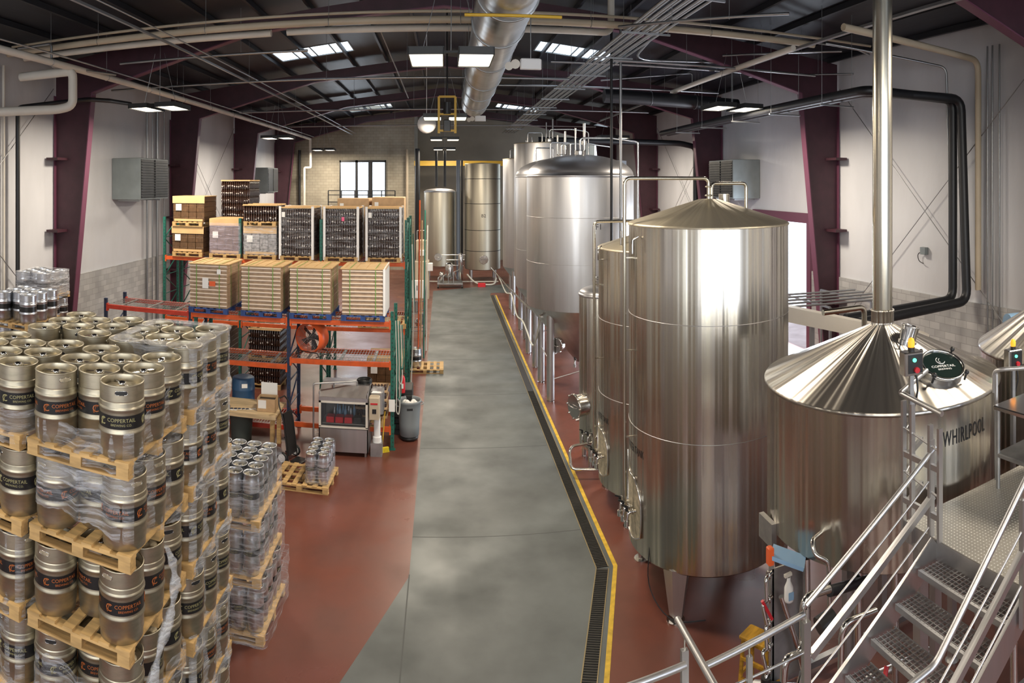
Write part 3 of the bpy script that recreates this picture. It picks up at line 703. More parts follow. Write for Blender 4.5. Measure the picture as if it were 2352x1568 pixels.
def sixtel_mk():
    r = thing('slim_keg', '', 'keg')
    R = .1175
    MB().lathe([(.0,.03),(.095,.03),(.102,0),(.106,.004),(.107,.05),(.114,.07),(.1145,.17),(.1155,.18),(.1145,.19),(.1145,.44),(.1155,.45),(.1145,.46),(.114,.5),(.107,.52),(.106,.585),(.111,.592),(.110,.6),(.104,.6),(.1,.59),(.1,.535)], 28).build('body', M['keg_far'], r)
    MB().lathe([(.1,.537),(.06,.545),(.035,.55),(.0001,.55)], 20).build('keg_top', M['keg_in'], r)
    MB().lathe([(.03,.55),(.032,.575),(.024,.578),(.0001,.57)], 12).build('valve', M['steel_pol'], r)
    l = MB().lathe([(.1158,.27),(.1158,.35)], 28); l.m = 1; wrap_text(l, 'COPPERTAIL', .04, .1165, -PI/2, .322, sx=.8); wrap_text(l, 'BREWING CO.', .03, .1165, -PI/2, .288, sx=.8); wrap_text(l, 'COPPERTAIL', .04, .1165, PI/3, .31, sx=.8)
    l.build('label_band', [M['band'], M['ltr_y']], r)
    return r
def far_keg_mk():
    r = MB()
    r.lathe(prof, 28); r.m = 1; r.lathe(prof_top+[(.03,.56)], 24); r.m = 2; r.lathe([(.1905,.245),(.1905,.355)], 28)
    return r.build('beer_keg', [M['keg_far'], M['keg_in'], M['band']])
def wrap_sheet(name, x0, x1, y0, y1, z0, z1, m, lab, R=.17, ripple=.012, top=None, seed=1, low=None, kegs=None):
    """film wound round a load; low(t) gives the lower/upper edge as a fraction round the perimeter"""
    pts = []
    def arc(cx, cy, a0):
        for k in range(7): a = a0+PI/2*k/6; pts.append((cx+R*math.cos(a), cy+R*math.sin(a)))
    def line(a, b, n):
        for k in range(1, n*3): t = k/(n*3); pts.append((a[0]+(b[0]-a[0])*t, a[1]+(b[1]-a[1])*t))
    arc(x0+R, y0+R, PI); a = pts[-1]; line(a, (x1-R,y0), 14)
    arc(x1-R, y0+R, -PI/2); line(pts[-1], (x1,y1-R), 14)
    arc(x1-R, y1-R, 0); line(pts[-1], (x0+R,y1), 14)
    arc(x0+R, y1-R, PI/2); line(pts[-1], (x0,y0+R), 14)
    n = len(pts); cx, cy = (x0+x1)/2, (y0+y1)/2; rows = max(6, int((z1-z0)/.06)); vs = []
    for j in range(rows+1):
        for i, (x, y) in enumerate(pts):
            za, zb = z0, z1
            if low: za, zb = low(i/n, z0, z1)
            z = za+(zb-za)*j/rows
            q = noise.noise(Vector((x*5+seed, y*5, z*7)))*ripple + noise.noise(Vector((x*3+seed+z*5, y*3+z*6, z*4)))*ripple*.8
            if kegs:
                on_x_side = abs(abs(x-cx)-(x1-x0)/2) < .02
                u_ = ((y-kegs[1])/.4 if on_x_side else (x-kegs[0])/.335); fz = ((z-.14) % .76)
                q -= (.055*abs(math.sin(PI*u_)) if abs(abs(x-cx)-(x1-x0)/2) < .02 or abs(abs(y-cy)-(y1-y0)/2) < .02 else 0)
                q -= (.02 if fz < .6 else -.012) if not low else .01
            dx, dy = (1 if x > cx else -1, 0) if abs(abs(x-cx)-(x1-x0)/2) < .02 else ((0, 1 if y > cy else -1) if abs(abs(y-cy)-(y1-y0)/2) < .02 else (x-cx, y-cy)); L_ = math.hypot(dx, dy)
            vs.append((x+dx/L_*(q-.004), y+dy/L_*(q-.004), z+noise.noise(Vector((i*.3, seed, j)))*.02*(j in (0,rows))))
    mb = MB(); mb.add(vs, [(j*n+i, j*n+(i+1)%n, (j+1)*n+(i+1)%n, (j+1)*n+i) for j in range(rows) for i in range(n)], True)
    if top is not None:     # folded rim lying on the load
        b = len(mb.v); vs = []
        for k in range(4):
            f_ = 1-top*k/3
            for i, (x, y) in enumerate(pts): vs.append((cx+(x-cx)*f_, cy+(y-cy)*f_, z1+.006+noise.noise(Vector((x*4,y*4,k)))*.006))
        mb.add(vs, [(j*n+i, j*n+(i+1)%n, (j+1)*n+(i+1)%n, (j+1)*n+i) for j in range(3) for i in range(n)], True)
    o = mb.build(name, m)
    return tag(o, lab, 'plastic wrap')
TN = ['bottom','second','third','fourth','fifth','top']
def keg_stack(cx, cy, tiers, keep, sname, seed, far=False, ntot=6):
    random.seed(seed)
    lay = []                                      # honeycomb of eight kegs: 3 + 2 + 3
    for i, dx in enumerate((.335, 0, -.335)):
        for j, dy in enumerate((-.4, 0, .4) if i != 1 else (-.2, .2)): lay.append((dx, dy, i, j))
    for k in range(ntot):
        z = .76*k
        if k not in tiers: continue
        tn = TN[k] if ntot == 6 else ['bottom','second','third','fourth','top'][k]
        jx, jy, rz = random.uniform(-.012,.012), random.uniform(-.012,.012), random.uniform(-.01,.01)
        pallet(cx+jx, cy+jy, z, 'wooden pallet under the %s keg tier of the %s' % (tn, sname), 'pallets in the keg stacks', rz)
        for dx, dy, i, j in lay:
            if not keep(k, i, j): continue
            row = {0:['front','middle','back'],1:['front inner','back inner'],2:['front','middle','back']}[i][j]
            col = ['right edge','centre','left edge'][i]
            lab = 'steel keg, %s %s, %s tier of the %s' % (row, col, tn, sname)
            p = (cx+jx+dx+random.uniform(-.004,.004), cy+jy+dy+random.uniform(-.004,.004), z+.141)
            rot = random.uniform(-1.9, .3) if random.random() < .6 else random.uniform(0, 2*PI)
            if far: place('farkeg', far_keg_mk, p, rot, lab, 'keg', 'kegs on the '+sname)
            else:
                o = random.random() < .45
                place('kegO' if o else 'kegY', KO if o else KY, p, rot, lab.replace('steel keg', '%s lettered keg' % ('orange' if o else 'cream')), 'keg', 'kegs on the '+sname)
AX, AY = -2.935, 5.25
keg_stack(AX, AY, range(6), lambda k,i,j: k == 5 or i == 0 or j == 0, 'nearest keg stack', 11)
keg_stack(AX+.02, AY+1.32, range(6), lambda k,i,j: k == 5 or i == 0, 'tall wrapped keg stack', 12)
keg_stack(AX-1.08, AY-.02, range(6), lambda k,i,j: k == 5 or j == 0, 'left edge keg stack', 13)
keg_stack(AX-1.08, AY+1.34, (0,1,2,3,4,5), lambda k,i,j: k == 5 or (i == 2 and j == 0), 'back left keg stack', 14)
keg_stack(-8.7, 11.7, range(5), lambda k,i,j: k >= 3 or (i in (0,2) and j == 0), 'silver keg stack', 15, True, 5)
keg_stack(-10.3, 14.6, range(5), lambda k,i,j: k >= 3 or (i in (0,2) and j == 0), 'wrapped silver stack by the wall', 16, True, 5)
# film round the stacks
def slant(a, b):
    return lambda t, z0, z1: (z0, z1-(a+b*math.cos(2*PI*(t-.12)))*.5)
A0, A1, B0, B1 = AX-.5, AX+.54, AY-.62, AY+.62
wrap_sheet('stretch_wrap', A0, A1, B0, B1, 3.62, 4.36, M['film'], 'clear film round the top tier of the nearest keg stack', seed=3, kegs=(AX, AY+(1.32 if False else 0)), low=lambda t,a,b: (a, b+.1-.33*abs(math.sin(PI*(t+.40)))))
wrap_sheet('stretch_wrap', A0, A1, B0, B1, 3.0, 3.78, M['film'], 'clear film round the fifth tier of the nearest keg stack', seed=5, kegs=(AX, AY+(1.32 if False else 0)), low=lambda t,a,b: (a+.38*abs(math.sin(PI*(t+.5))), b))
wrap_sheet('stretch_wrap', A0-.02, A1+.02, B0, B1, .2, 2.1, M['film'], 'loose film round the lower tiers of the nearest keg stack', seed=7, kegs=(AX, AY+(1.32 if False else 0)), low=lambda t,a,b: (a, b-.3*math.sin(PI*t)**2))
wrap_sheet('stretch_wrap', A0+.02, A1+.02, AY+.72, AY+1.94, .3, 4.545, M['film_d'], 'dense film round the tall keg stack with a folded rim on top', seed=9, kegs=(AX, AY+(1.32 if True else 0)), top=.30)
wrap_sheet('stretch_wrap', AX-1.6, AX-.55, AY-.64, AY+.6, .9, 3.05, M['film'], 'clear film round the middle tiers at the left picture edge', seed=13, kegs=(AX-1.08, AY))
wrap_sheet('stretch_wrap', AX-1.6, AX-.55, AY-.64, AY+.6, 3.85, 4.15, M['film'], 'narrow film strip round the top tier at the left picture edge', seed=15)
wrap_sheet('stretch_wrap', -10.85, -9.75, 13.98, 15.22, 3.1, 3.79, M['film_d'], 'dense film round the silver kegs by the left wall', seed=17, top=.2)
# hanging twisted film tail
pts = [(A1+.06, AY-.1+.0, 3.05),(A1+.10, AY-.02, 2.85),(A1+.12, AY-.05, 2.6),(A1+.09,AY-.3,2.3),(A1+.06,AY-.5,1.95),(A1+.03,AY-.58,1.6),(A1+.02,AY-.6,1.2)]
fp = fillet(pts, .15, 6); mb = MB(); n = 10; vs = []
for i, p in enumerate(fp):
    rr = .035*(1+.6*math.sin(i*.9))*min(1, (i+1)/5)+.012
    for k in range(n): t=2*PI*k/n+i*.25; q = rr*(1+.35*math.sin(3*t)); vs.append((p.x+q*math.cos(t)*.7, p.y+q*math.sin(t), p.z))
mb.add(vs, [(i*n+k, i*n+(k+1)%n, (i+1)*n+(k+1)%n, (i+1)*n+k) for i in range(len(fp)-1) for k in range(n)], True)
tag(mb.build('stretch_wrap', M['film_d']), 'twisted white film tail hanging down the side of the nearest keg stack', 'plastic wrap')
# sixtel stack
SX, SY = -2.93, 8.97
for k in range(3):
    dx = (.05,.0,-.01)[k]
    pallet(SX+dx, SY, .76*k, 'wooden pallet under the %s tier of slim kegs' % ('bottom','middle','top')[k], 'pallets in the slim keg stack')
    for i in range(4):
        for j in range(5):
            if k < 2 and i > 0 and j > 0: continue
            place('sixtel', sixtel_mk, (SX+dx+.355-i*.237, SY-.475+j*.237, .76*k+.141), random.uniform(-.6,.6),
                  'slim keg, %s from the right in the %s row, %s tier' % (ORD[i], ORD[j], ('bottom','middle','top')[k]), 'keg', 'slim kegs on the wrapped stack')
wrap_sheet('stretch_wrap', SX-.52, SX+.53, SY-.61, SY+.61, 1.5, 2.2, M['film'], 'clear film round the top tier of slim kegs', seed=21, R=.1)
wrap_sheet('stretch_wrap', SX-.55, SX+.57, SY-.64, SY+.64, .72, 1.6, M['film'], 'cloudy film round the middle tier of slim kegs', seed=23, R=.1, ripple=.014)
wrap_sheet('stretch_wrap', SX-.53, SX+.62, SY-.64, SY+.64, .0, .72, M['film'], 'clear film round the bottom tier of slim kegs', seed=25, R=.08, ripple=.02)
# small pallet with eight slim kegs
pallet(-2.86, 13.25, 0, 'pale wooden pallet on the floor carrying eight slim kegs', None, -.05, 'wide', PWW)
for i in range(2):
    for j in range(4):
        place('sixtel', sixtel_mk, (-2.42-i*.245, 12.92+j*.238, .141), random.uniform(-.3,.3), 'slim keg in the %s column, %s row on the small floor pallet' % (('right','left')[i], ORD[j]), 'keg', 'slim kegs on the small pallet')
wrap_sheet('stretch_wrap', -2.79, -2.29, 12.79, 13.77, .15, .68, M['film'], 'clear film round the eight slim kegs on the small pallet', seed=31, R=.1)
# keg on pallet by the aisle
pallet(-.62, 21.6, 0, 'pale pallet beside the aisle with one keg at its left end', None, 0, 'wide', PWW)
place('farkeg', far_keg_mk, (-.93, 21.45, .141), 1.0, 'single silver keg on the pallet beside the aisle', 'keg')['label'] = 'single silver keg on the pallet beside the aisle'
# ------------------------------------------------------------------ pallet racks
def upright(x, y0, d, h, m, lab, group='pallet rack uprights'):
    t = thing('rack_upright', lab, 'rack frame', (x, y0, 0), 0, group)
    for yy in (0, d):
        p = MB(); p.box(-.04,.04,yy-.035,yy+.035,0,h)
        p.box(-.07,.07,yy-.06,yy+.06,0,.012); p.m = 1
        for k in range(int(h/.1)):
            z = .08+k*.1; p.box(-.012+.018*(k%2), .008+.018*(k%2), yy-.037, yy-.0352, z-.018, z+.018)
        p.build('post', [M[m], M['near_black']], t)
    b = MB(); z = .25; s = 0
    while z+.55 < h: b.bar((0,.03 if s else d-.03,z),(0,d-.03 if s else .03,z+.55),.03,.02); b.bar((0,0,z),(0,d,z),.03,.02); z += .6; s ^= 1
    b.build('lacing', M[m], t)
    return t
def beams(x0, x1, y0, d, z, m, lab, deck=True, group='rack shelf levels', tilt=0):
    t = thing('rack_shelf', lab, 'rack shelf', ((x0+x1)/2, y0, z), 0, group); w_ = (x1-x0)/2-.04
    for yy in (0, d):
        b = MB(); b.box(-w_, w_, yy-.03, yy+.03, -.11, 0); b.box(-w_-.01,-w_+.03,yy-.045,yy+.045,-.17,.03).box(w_-.03,w_+.01,yy-.045,yy+.045,-.17,.03)
        b.build('beam', M[m], t)
    if deck:
        g = MB(); n = int(2*w_/.07)
        for i in range(n+1): x = -w_+.03+(2*w_-.06)*i/n; g.bar((x,-.02,.006),(x,d+.02,.006),.008,.008)
        for k in range(5): y = .05+(d-.1)*k/4; g.bar((-w_,y,.0),(w_,y,.0),.008,.008)
        for k in range(3): x = -w_*.66+w_*.66*k; g.box(x-.03,x+.03,0,d,-.03,-.004)
        g.build('wire_deck', M['steel_dull'], t)
    return t
R1, R2, R3, RD = 15.1, 18.9, 20.3, 1.07
for x, m, n in ((-8.6,'navy','left end'),(-6.18,'navy','second'),(-3.66,'navy','third')): upright(x, R1, RD, 3.12, m, '%s navy upright of the front rack row' % n)
upright(-1.2, R1, RD, 3.2, 'green', 'green end upright of the front rack row with hoses')
upright(-6.05, R1+.05, RD, 2.9, 'green', 'green upright beside the navy one in the front rack row')
b3 = [(-8.6,-6.18,'left'),(-6.18,-3.66,'middle'),(-3.66,-1.2,'right')]
for x0, x1, n in b3: beams(x0, x1, R1, RD, 2.96, 'redr' if n == 'left' else 'orange', 'top shelf level in the %s bay of the front rack row' % n)
beams(-6.18,-3.66,R1,RD,1.86,'orange','second shelf level in the middle bay of the front rack row')
beams(-3.66,-1.2,R1,RD,2.02,'orange','second shelf level in the right bay of the front rack row')
beams(-3.66,-1.2,R1,RD,.52,'orange','lowest shelf level in the right bay of the front rack row', False)
beams(-6.18,-3.66,R1,RD,.42,'redr','lowest shelf level in the middle bay of the front rack row', True)
for row, Y, nm in ((2,R2,'second'),(3,R3,'third')):
    for x, n in ((-8.62,'left end'),(-6.1,'second'),(-3.6,'third'),(-1.1,'right end')): upright(x, Y, RD, 5.1, 'green', '%s green upright of the %s rack row' % (n, nm))
    for x0, x1, n in ((-8.62,-6.1,'left'),(-6.1,-3.6,'middle'),(-3.6,-1.1,'right')):
        beams(x0, x1, Y, RD, 3.86, 'orange', 'upper shelf level in the %s bay of the %s rack row' % (n, nm))
        beams(x0, x1, Y, RD, 1.95, 'orange', 'lower shelf level in the %s bay of the %s rack row' % (n, nm))
# hoses and ropes hanging on the end upright
for k in range(4):
    p0 = Vector((-1.12+.03*k, R1-.06, 3.0)); zb = .9+.35*k
    pipe('hanging_hose', '%s hose looped down the green end upright' % ('first pale','second green','third pale','fourth green')[k], 'hose',
         [p0, p0+Vector((.03,-.02,-1)), Vector((p0.x+.02,R1-.07,zb)), Vector((p0.x+.07,R1-.06,zb-.08)), Vector((p0.x+.1,R1-.05,zb+.1)), Vector((p0.x+.06,R1-.04,2.9))], .013, ('hose','rope','hose','rope')[k], .1, 6)
for k, (x, y, z0, z1, m) in enumerate(((-1.0,18.8,1.1,5.0,'rope'),(-.92,18.85,.4,4.4,'hose'),(-.96,20.2,.8,4.6,'green'),(-.86,21.6,.1,5.6,'orange'),(-.8,22.0,.3,4.9,'card'),(-.72,23.0,.2,5.2,'rope'),(-.66,24.0,.2,4.6,'hose'))):
    pipe('hanging_hose' if k < 3 else 'leaning_pole', ('green hose hanging on the second rack row end','pale hose hanging on the second rack row end','green strap hanging on the third rack row end','orange tipped pole standing behind the rack end','tan board edge standing behind the rack end','green pole leaning behind the rack end','pale pole leaning farthest behind the rack end')[k],
         'hose' if k < 3 else 'pole', [(x,y,z1),(x+.05,y-.03,(z0+z1)/2),(x-.03,y-.02,z0)] if k<3 else [(x,y,0),(x+.05,y+.2,z1)], .02 if k<3 else .03, m, .3, 6)
# ------------------------------------------------------------------ loads
def case_load(side_wrap=False):
    def mk():
        r = thing('case_load', '', 'boxes'); random.seed(5)
        h = 1.06; n = 11; W, D = .98, 1.16
        c = MB()
        for i in range(n):
            z0 = i*h/n; z1 = z0+h/n; j = random.uniform(-.006,.006)
            c.bbox(-W/2+j, W/2+j, -D/2, D/2, z0+.001, z1-.006, .006)
        c.build('case_layers', mat('case board', (.42,.30,.20), .5, noise_s=9, noise_a=.1), r)
        g = MB()
        for i in range(n):
            z0 = i*h/n+.042
            g.bar((-W/2+.005,-D/2-.012,z0+.02),(W/2-.005,-D/2-.012,z0+.02),.03,.028)
        g.build('film_glints', mat('shrink sheen', (.80,.68,.56), .2, coat=.6), r)  # bright bars paint the film's highlights between the layers
        f_ = MB()
        for a, b in (((-W/2,-D/2),(W/2,-D/2)),((-W/2,D/2),(W/2,D/2)),((-W/2,-D/2),(-W/2,D/2)),((W/2,-D/2),(W/2,D/2))): f_.bar((a[0],a[1],h+.012),(b[0],b[1],h+.012),.08,.024)
        for k in range(3): x = -W/4+W/4*k; f_.bar((x,-D/2,h+.008),(x,D/2,h+.008),.12,.016)
        f_.box(-W/2,W/2,-D/2,D/2,h-.004,h+.003); f_.build('top_frame', M['kraft'], r)
        s = MB()
        for x in (-.3,.3): s.box(x-.008,x+.008,-D/2-.034,-D/2-.03,0,h+.026).box(x-.008,x+.008,-D/2-.03,D/2,h+.025,h+.027)
        for y in (-.3,.3): s.box(W/2+.008,W/2+.012,y-.008,y+.008,0,h+.026)
        s.build('straps', M['strap'], r)
        return r
    return mk
CL = case_load(); CASES = []
for k, x in enumerate((-5.68,-4.33,-3.13,-1.88)):
    n = ('leftmost','second from the left','third from the left','rightmost')[k]
    place('palletblue', PB, (x, R1+.52, 2.968), 0, 'blue pallet under the %s case load on the front rack' % n, 'pallet', 'blue pallets on the front rack')
    o = place('cases', CL, (x, R1+.52, 3.11), 0, 'strapped load of flat cases, %s on the front rack top' % n, 'boxes', 'case loads on the front rack')
    CASES.append(o)
o = CASES[0]
MB().box(-.14,.02,-.625,-.622,.48,.74).build('paper_note', M['paper'], o); MB().box(.04,.2,-.625,-.622,.54,.66).build('orange_card', M['hiorange'], o); MB().box(.24,.34,-.625,-.622,.84,.96).build('label_sheet', M['paper'], o)
q = MB(); q.box(.5,.52,-.6,.6,-.02,1.1); q.bar((.5,-.62,-.0),(.5,-.62,1.08),.05,.03); q.build('white_side_sheet', M['white'], CASES[3])
def bottle_load(layers, W=1.0, D=1.14, posts=True, h=.235):
    def mk():
        random.seed(layers)
        r = thing('bottle_load', '', 'bottles'); g = MB(); l = MB(); t = MB(); n = 14; dx = W/n
        for k in range(layers):
            z = k*h
            t.box(-W/2+.03, W/2-.03, -D/2+.03, D/2-.03, z, z+.008)
            pos = [(-W/2+dx*(i+.5), -D/2+dx*.5) for i in range(n)]+[(W/2-dx*.5, -D/2+dx*(i+.5)) for i in range(1,16)]+[(-W/2+dx*.5, -D/2+dx*(i+.5)) for i in range(1,8)]
            for x, y in pos:
                if abs(y) > D/2: continue
                g.lathe([(dx*.46,0),(dx*.48,.135),(dx*.3,.18),(dx*.22,.225)], 7, (x,y,z+.008))
                if random.random() < .62: l0 = random.uniform(.03,.08); l.lathe([(dx*.49,l0),(dx*.49,l0+random.uniform(.02,.05))], 7, (x,y,z+.008), a0=-2.3+random.uniform(-.5,.5), a1=-1.2+random.uniform(-.5,.5))
                if random.random() < .5: l.lathe([(dx*.26,.205),(dx*.2,.222)], 6, (x,y,z+.008))
        g.box(-W/2+dx*1.3, W/2-dx*1.3, -D/2+dx*1.3, D/2-.03, 0, layers*h-.02)
        o = g.build('bottles', M['brown'], r); o['kind'] = 'stuff'
        o = l.build('bottle_labels', M['bwhite'], r); o['kind'] = 'stuff'
        t.build('layer_sheets', M['near_black'], r)
        H = layers*h
        f_ = MB(); f_.box(-W/2-.01, W/2+.01, -D/2-.01, D/2+.01, H, H+.02)
        for y in (-D/2+.05, 0, D/2-.05): f_.bar((-W/2,y,H+.03),(W/2,y,H+.03),.09,.02)
        f_.build('top_board', M['kraft'], r)
        if posts:
            for x in (-W/2-.03, W/2+.03):
                for y in (-D/2-.03, D/2+.03):
                    sx = 1 if x < 0 else -1; sy = 1 if y < 0 else -1
                    p = MB(); p.box(*sorted((x,x+sx*.07)),*sorted((y,y+sy*.008)),-.1,H+.06); p.box(*sorted((x,x+sx*.008)),*sorted((y,y+sy*.07)),-.1,H+.06)
                    p.build('corner_post', M['white'], r)
        return r
    return mk
BL6 = bottle_load(6); BL3 = bottle_load(3, posts=False); BL2 = bottle_load(2, 1.06, posts=False); BL8 = bottle_load(8, posts=False)
TALL = []
for k, (x, rz) in enumerate(((-4.33,-.02),(-3.0,0),(-1.76,.01))):
    n = ('left','middle','right')[k]
    pallet(x, R2+.53, 3.87, 'wooden pallet under the %s tall bottle load' % n, 'pallets on the second rack row')
    o = place('bl6', BL6, (x, R2+.53, 4.012), rz, 'tall shrink wrapped bottle load with white corner posts, %s of three' % n, 'bottles', 'tall bottle loads')
    TALL.append(o)
    wrap_sheet('stretch_wrap', x-.55, x+.55, R2-.07, R2+1.13, 4.02, 5.42, M['film_t'], 'clear film round the %s tall bottle load' % n, seed=40+k, R=.06, ripple=.015)
for k, o in enumerate(TALL):
    if k == 1: MB().box(.02,.1,-.6,-.597,1.05,1.17).build('pink_tag', mat('pink tag', (.8,.1,.25), .5), o)
    else: MB().box(-.44,-.34,-.6,-.597,1.15,1.3).build('paper_label', M['paper'], o)
# second row, left part
def box_load(W, D, H, m, rows=6):
    def mk():
        r = thing('wrapped_load', '', 'boxes'); c = MB(); hh = H/rows
        for k in range(rows):
            for i in range(4):
                x0 = -W/2+W*i/4; c.bbox(x0+.004, x0+W/4-.004, -D/2+.004*(k%2), D/2, k*hh+.003, (k+1)*hh-.003, .008)
        c.build('cartons', m, r)
        t = MB(); t.box(-W/2-.01,W/2+.01,-D/2-.01,D/2+.01,H,H+.02); t.box(-W/2-.01,W/2+.01,-D/2-.014,-D/2-.006,H-.2,H); t.box(-W/2+.05,W/2-.05,-D/2-.014,-D/2-.006,.02,.09)
        t.build('lid', M['kraft'], r)
        p = MB(); p.box(-W*.4,-W*.22,-D/2-.02,-D/2-.016,H*.45,H*.45+.2); p.build('paper_label', M['paper'], r)
        return r
    return mk
BB = box_load(1.06, 1.1, .78, M['card_d'], 5)
for k, z in enumerate((4.012, 4.96)):
    pallet(-7.82, R2+.53, z-.141, 'wooden pallet under the %s brown carton load on the second rack' % ('lower','upper')[k], 'pallets on the second rack row')
    place('bb', BB, (-7.82+.03*k, R2+.53, z), 0, '%s of two dark brown strapped carton loads at the rack left end' % ('lower','upper')[k], 'boxes', 'dark brown carton loads')
pallet(-6.58, R2+.53, 3.87, 'wooden pallet under the purple filmed load', 'pallets on the second rack row')
BV = box_load(1.0, 1.1, 1.05, M['card_d'], 4)
place('bv', BV, (-6.58, R2+.53, 4.012), 0, 'purple filmed carton load with a paper label on the second rack', 'boxes')
wrap_sheet('stretch_wrap', -7.1, -6.06, R2-.06, R2+1.12, 4.0, 4.95, M['film_p'], 'purple tinted film round the carton load beside the brown cartons', seed=51, R=.06)
pallet(-5.47, R2+.53, 3.87, 'wooden pallet under the silver filmed load', 'pallets on the second rack row')
SL = box_load(1.02, 1.1, .84, mat('grey shrink packs', (.33,.32,.33), .35, noise_s=14, noise_a=.35), 5)
place('sl', SL, (-5.47, R2+.53, 4.012), 0, 'silver shrink wrapped packs below the dark bottle load', 'boxes')
wrap_sheet('stretch_wrap', -6.0, -4.94, R2-.06, R2+1.12, 4.0, 4.9, M['film'], 'clear film round the silver packs', seed=52, R=.06)
pallet(-5.47, R2+.53, 4.875, 'wooden pallet between the silver packs and the dark bottles', 'pallets on the second rack row')
place('bl2', BL2, (-5.47, R2+.53, 5.017), 0, 'short dark bottle load under a kraft lid on the silver packs', 'bottles')
# third row things peeping over
pallet(-6.7, R3+.53, 3.87, 'wooden pallet under the tallest bottle load', 'pallets on the third rack row')
place('bl8', BL8, (-6.7, R3+.53, 4.35), 0, 'tallest dark bottle load standing behind the purple filmed load', 'bottles')
t = thing('cardboard_box', 'open cardboard cartons below the tallest bottle load', 'boxes'); MB().bbox(-7.3,-6.1,R3,R3+1.06,4.012,4.345,.01).build('carton', M['card'], t)
for k, (x, h) in enumerate(((-2.85,.62),(-1.75,.66))):
    pallet(x, R3+.53, 3.87, 'wooden pallet under the %s flat carton behind the bottles' % ('left','right')[k], 'pallets on the third rack row')
    t = thing('large_carton', '%s large brown carton behind the tall bottle loads' % ('left','right')[k], 'box', (x, R3+.53, 4.012))
    MB().bbox(-.5,.5,-.5,.5,0,1.05+h-.0,.01).build('carton', M['card'], t); MB().box(-.42,-.3,-.503,-.5,h+.75,h+.9).build('label_sheet', M['paper'], t)
t = thing('wooden_crate', 'pale slatted crate stacked behind the left tall bottle load', 'crate', (-4.7, R3+.5, 3.87)); mb = MB()
for x in (-.9,-.3,.3,.9): mb.bar((x,-.4,0),(x,-.4,1.55),.08,.04)
for z in (.3,.8,1.2,1.5): mb.bar((-.95,-.4,z),(.95,-.4,z),.03,.09)
mb.box(-.95,.95,-.38,.4,1.5,1.56); mb.build('slats', M['wood_l'], t)
MB().box(-.9,.9,-.3,.38,.02,1.45).build('contents', M['card_d'], t)
# floor loads behind the front rack
for k, z in enumerate((.141, 1.05)):
    pallet(-5.33, R2+.53, z-.141, 'pallet under the %s floor bottle load behind the front rack' % ('lower','upper')[k], 'floor pallets in the second rack row')
    place('bl3', BL3, (-5.33, R2+.53, z), 0, '%s dark bottle load on the floor behind the front rack' % ('lower','upper')[k], 'bottles', 'floor bottle loads')
pallet(-7.0, R2+.53, 0, 'pallet under the brown floor cartons at the left', 'floor pallets in the second rack row')
place('bb', BB, (-7.0, R2+.53, .141), 0, 'lower brown filmed cartons on the floor behind the left rack bay', 'boxes', 'dark floor carton loads')
place('bb', BB, (-7.0, R2+.53, .945), 0, 'upper brown filmed cartons on the floor behind the left rack bay', 'boxes', 'dark floor carton loads')
place('bv', BV, (-7.6, R1+.56, 1.2), 0, 'purple filmed load under the empty left bay deck', 'boxes')
t = thing('low_shelf', 'dark low stand carrying the filmed load in the left bay', 'stand'); MB().box(-8.2,-7.0,R1+.05,R1+1.05,1.05,1.19).box(-8.2,-8.1,R1+.05,R1+1.0,0,1.05).box(-7.1,-7.0,R1+.05,R1+1.0,0,1.05).build('frame', M['wood'], t)
for k in range(3):
    x = (-3.0,-2.0,-1.6)[k]
    if k: pallet(x, R2+.53, 1.96, 'spare pallet on the low beam behind the right bay, %s' % ('','left','right')[k])
pallet(-1.9, R1+.53, .53, 'wooden pallet on the lowest beam behind the bottle washer')
place('bb', BB, (-1.7, R2+.5, .3), 0, 'dark carton load low behind the right rack bay', 'boxes')
# drum fan
t = thing('drum_fan', 'round orange drum fan on the middle shelf of the front rack', 'fan', (-3.17, R1+.38, 2.04), -.42)
c = (0,0,.42); R = .34
mb = MB(); n = 40; prof_f = [(R,-.2),(R+.012,-.2),(R+.012,.2),(R,.2),(R,-.2)]
vs = []; 
for r_, yy in prof_f:
    for i in range(n): a = 2*PI*i/n; vs.append((r_*math.cos(a), yy, .42+r_*math.sin(a)))
mb.add(vs, [(L*n+i, L*n+(i+1)%n, (L+1)*n+(i+1)%n, (L+1)*n+i) for L in range(4) for i in range(n)], True); mb.build('drum', M['hiorange'], t)
g = MB()
for k in range(1,8): g.torus((0,-.19,.42), R*k/8, .003, (0,1,0), 28, 4)
for k in range(8): a = k*PI/4; g.bar((0,-.195,.42),(R*math.cos(a),-.19,.42+R*math.sin(a)),.006)
g.build('guard', M['steel_dull'], t)
bl = MB()
for k in range(5):
    a = k*2*PI/5; e = Vector((math.cos(a),0,math.sin(a))); q = Vector((-math.sin(a),0,math.cos(a))); ctr = Vector((0,.0,.42))
    bl.add([ctr+e*.05-q*.04, ctr+e*.3-q*.09+Vector((0,-.04,0)), ctr+e*.31+q*.06+Vector((0,.05,0)), ctr+e*.05+q*.04+Vector((0,.02,0))], [(0,1,2,3)])
bl.cyl((0,-.06,.42),(0,.1,.42),.07,14); bl.build('blades', M['near_black'], t)
s = MB(); s.tube([(-.35,-.2,.01),(-.3,-.2,.1),(.3,-.2,.1),(.35,-.2,.01)],.012,8,.04).tube([(-.35,.2,.01),(-.3,.2,.1),(.3,.2,.1),(.35,.2,.01)],.012,8,.04).tube([(-.3,-.25,.012),(-.3,.25,.012)],.012).tube([(.3,-.25,.012),(.3,.25,.012)],.012)
s.build('stand', M['black'], t)
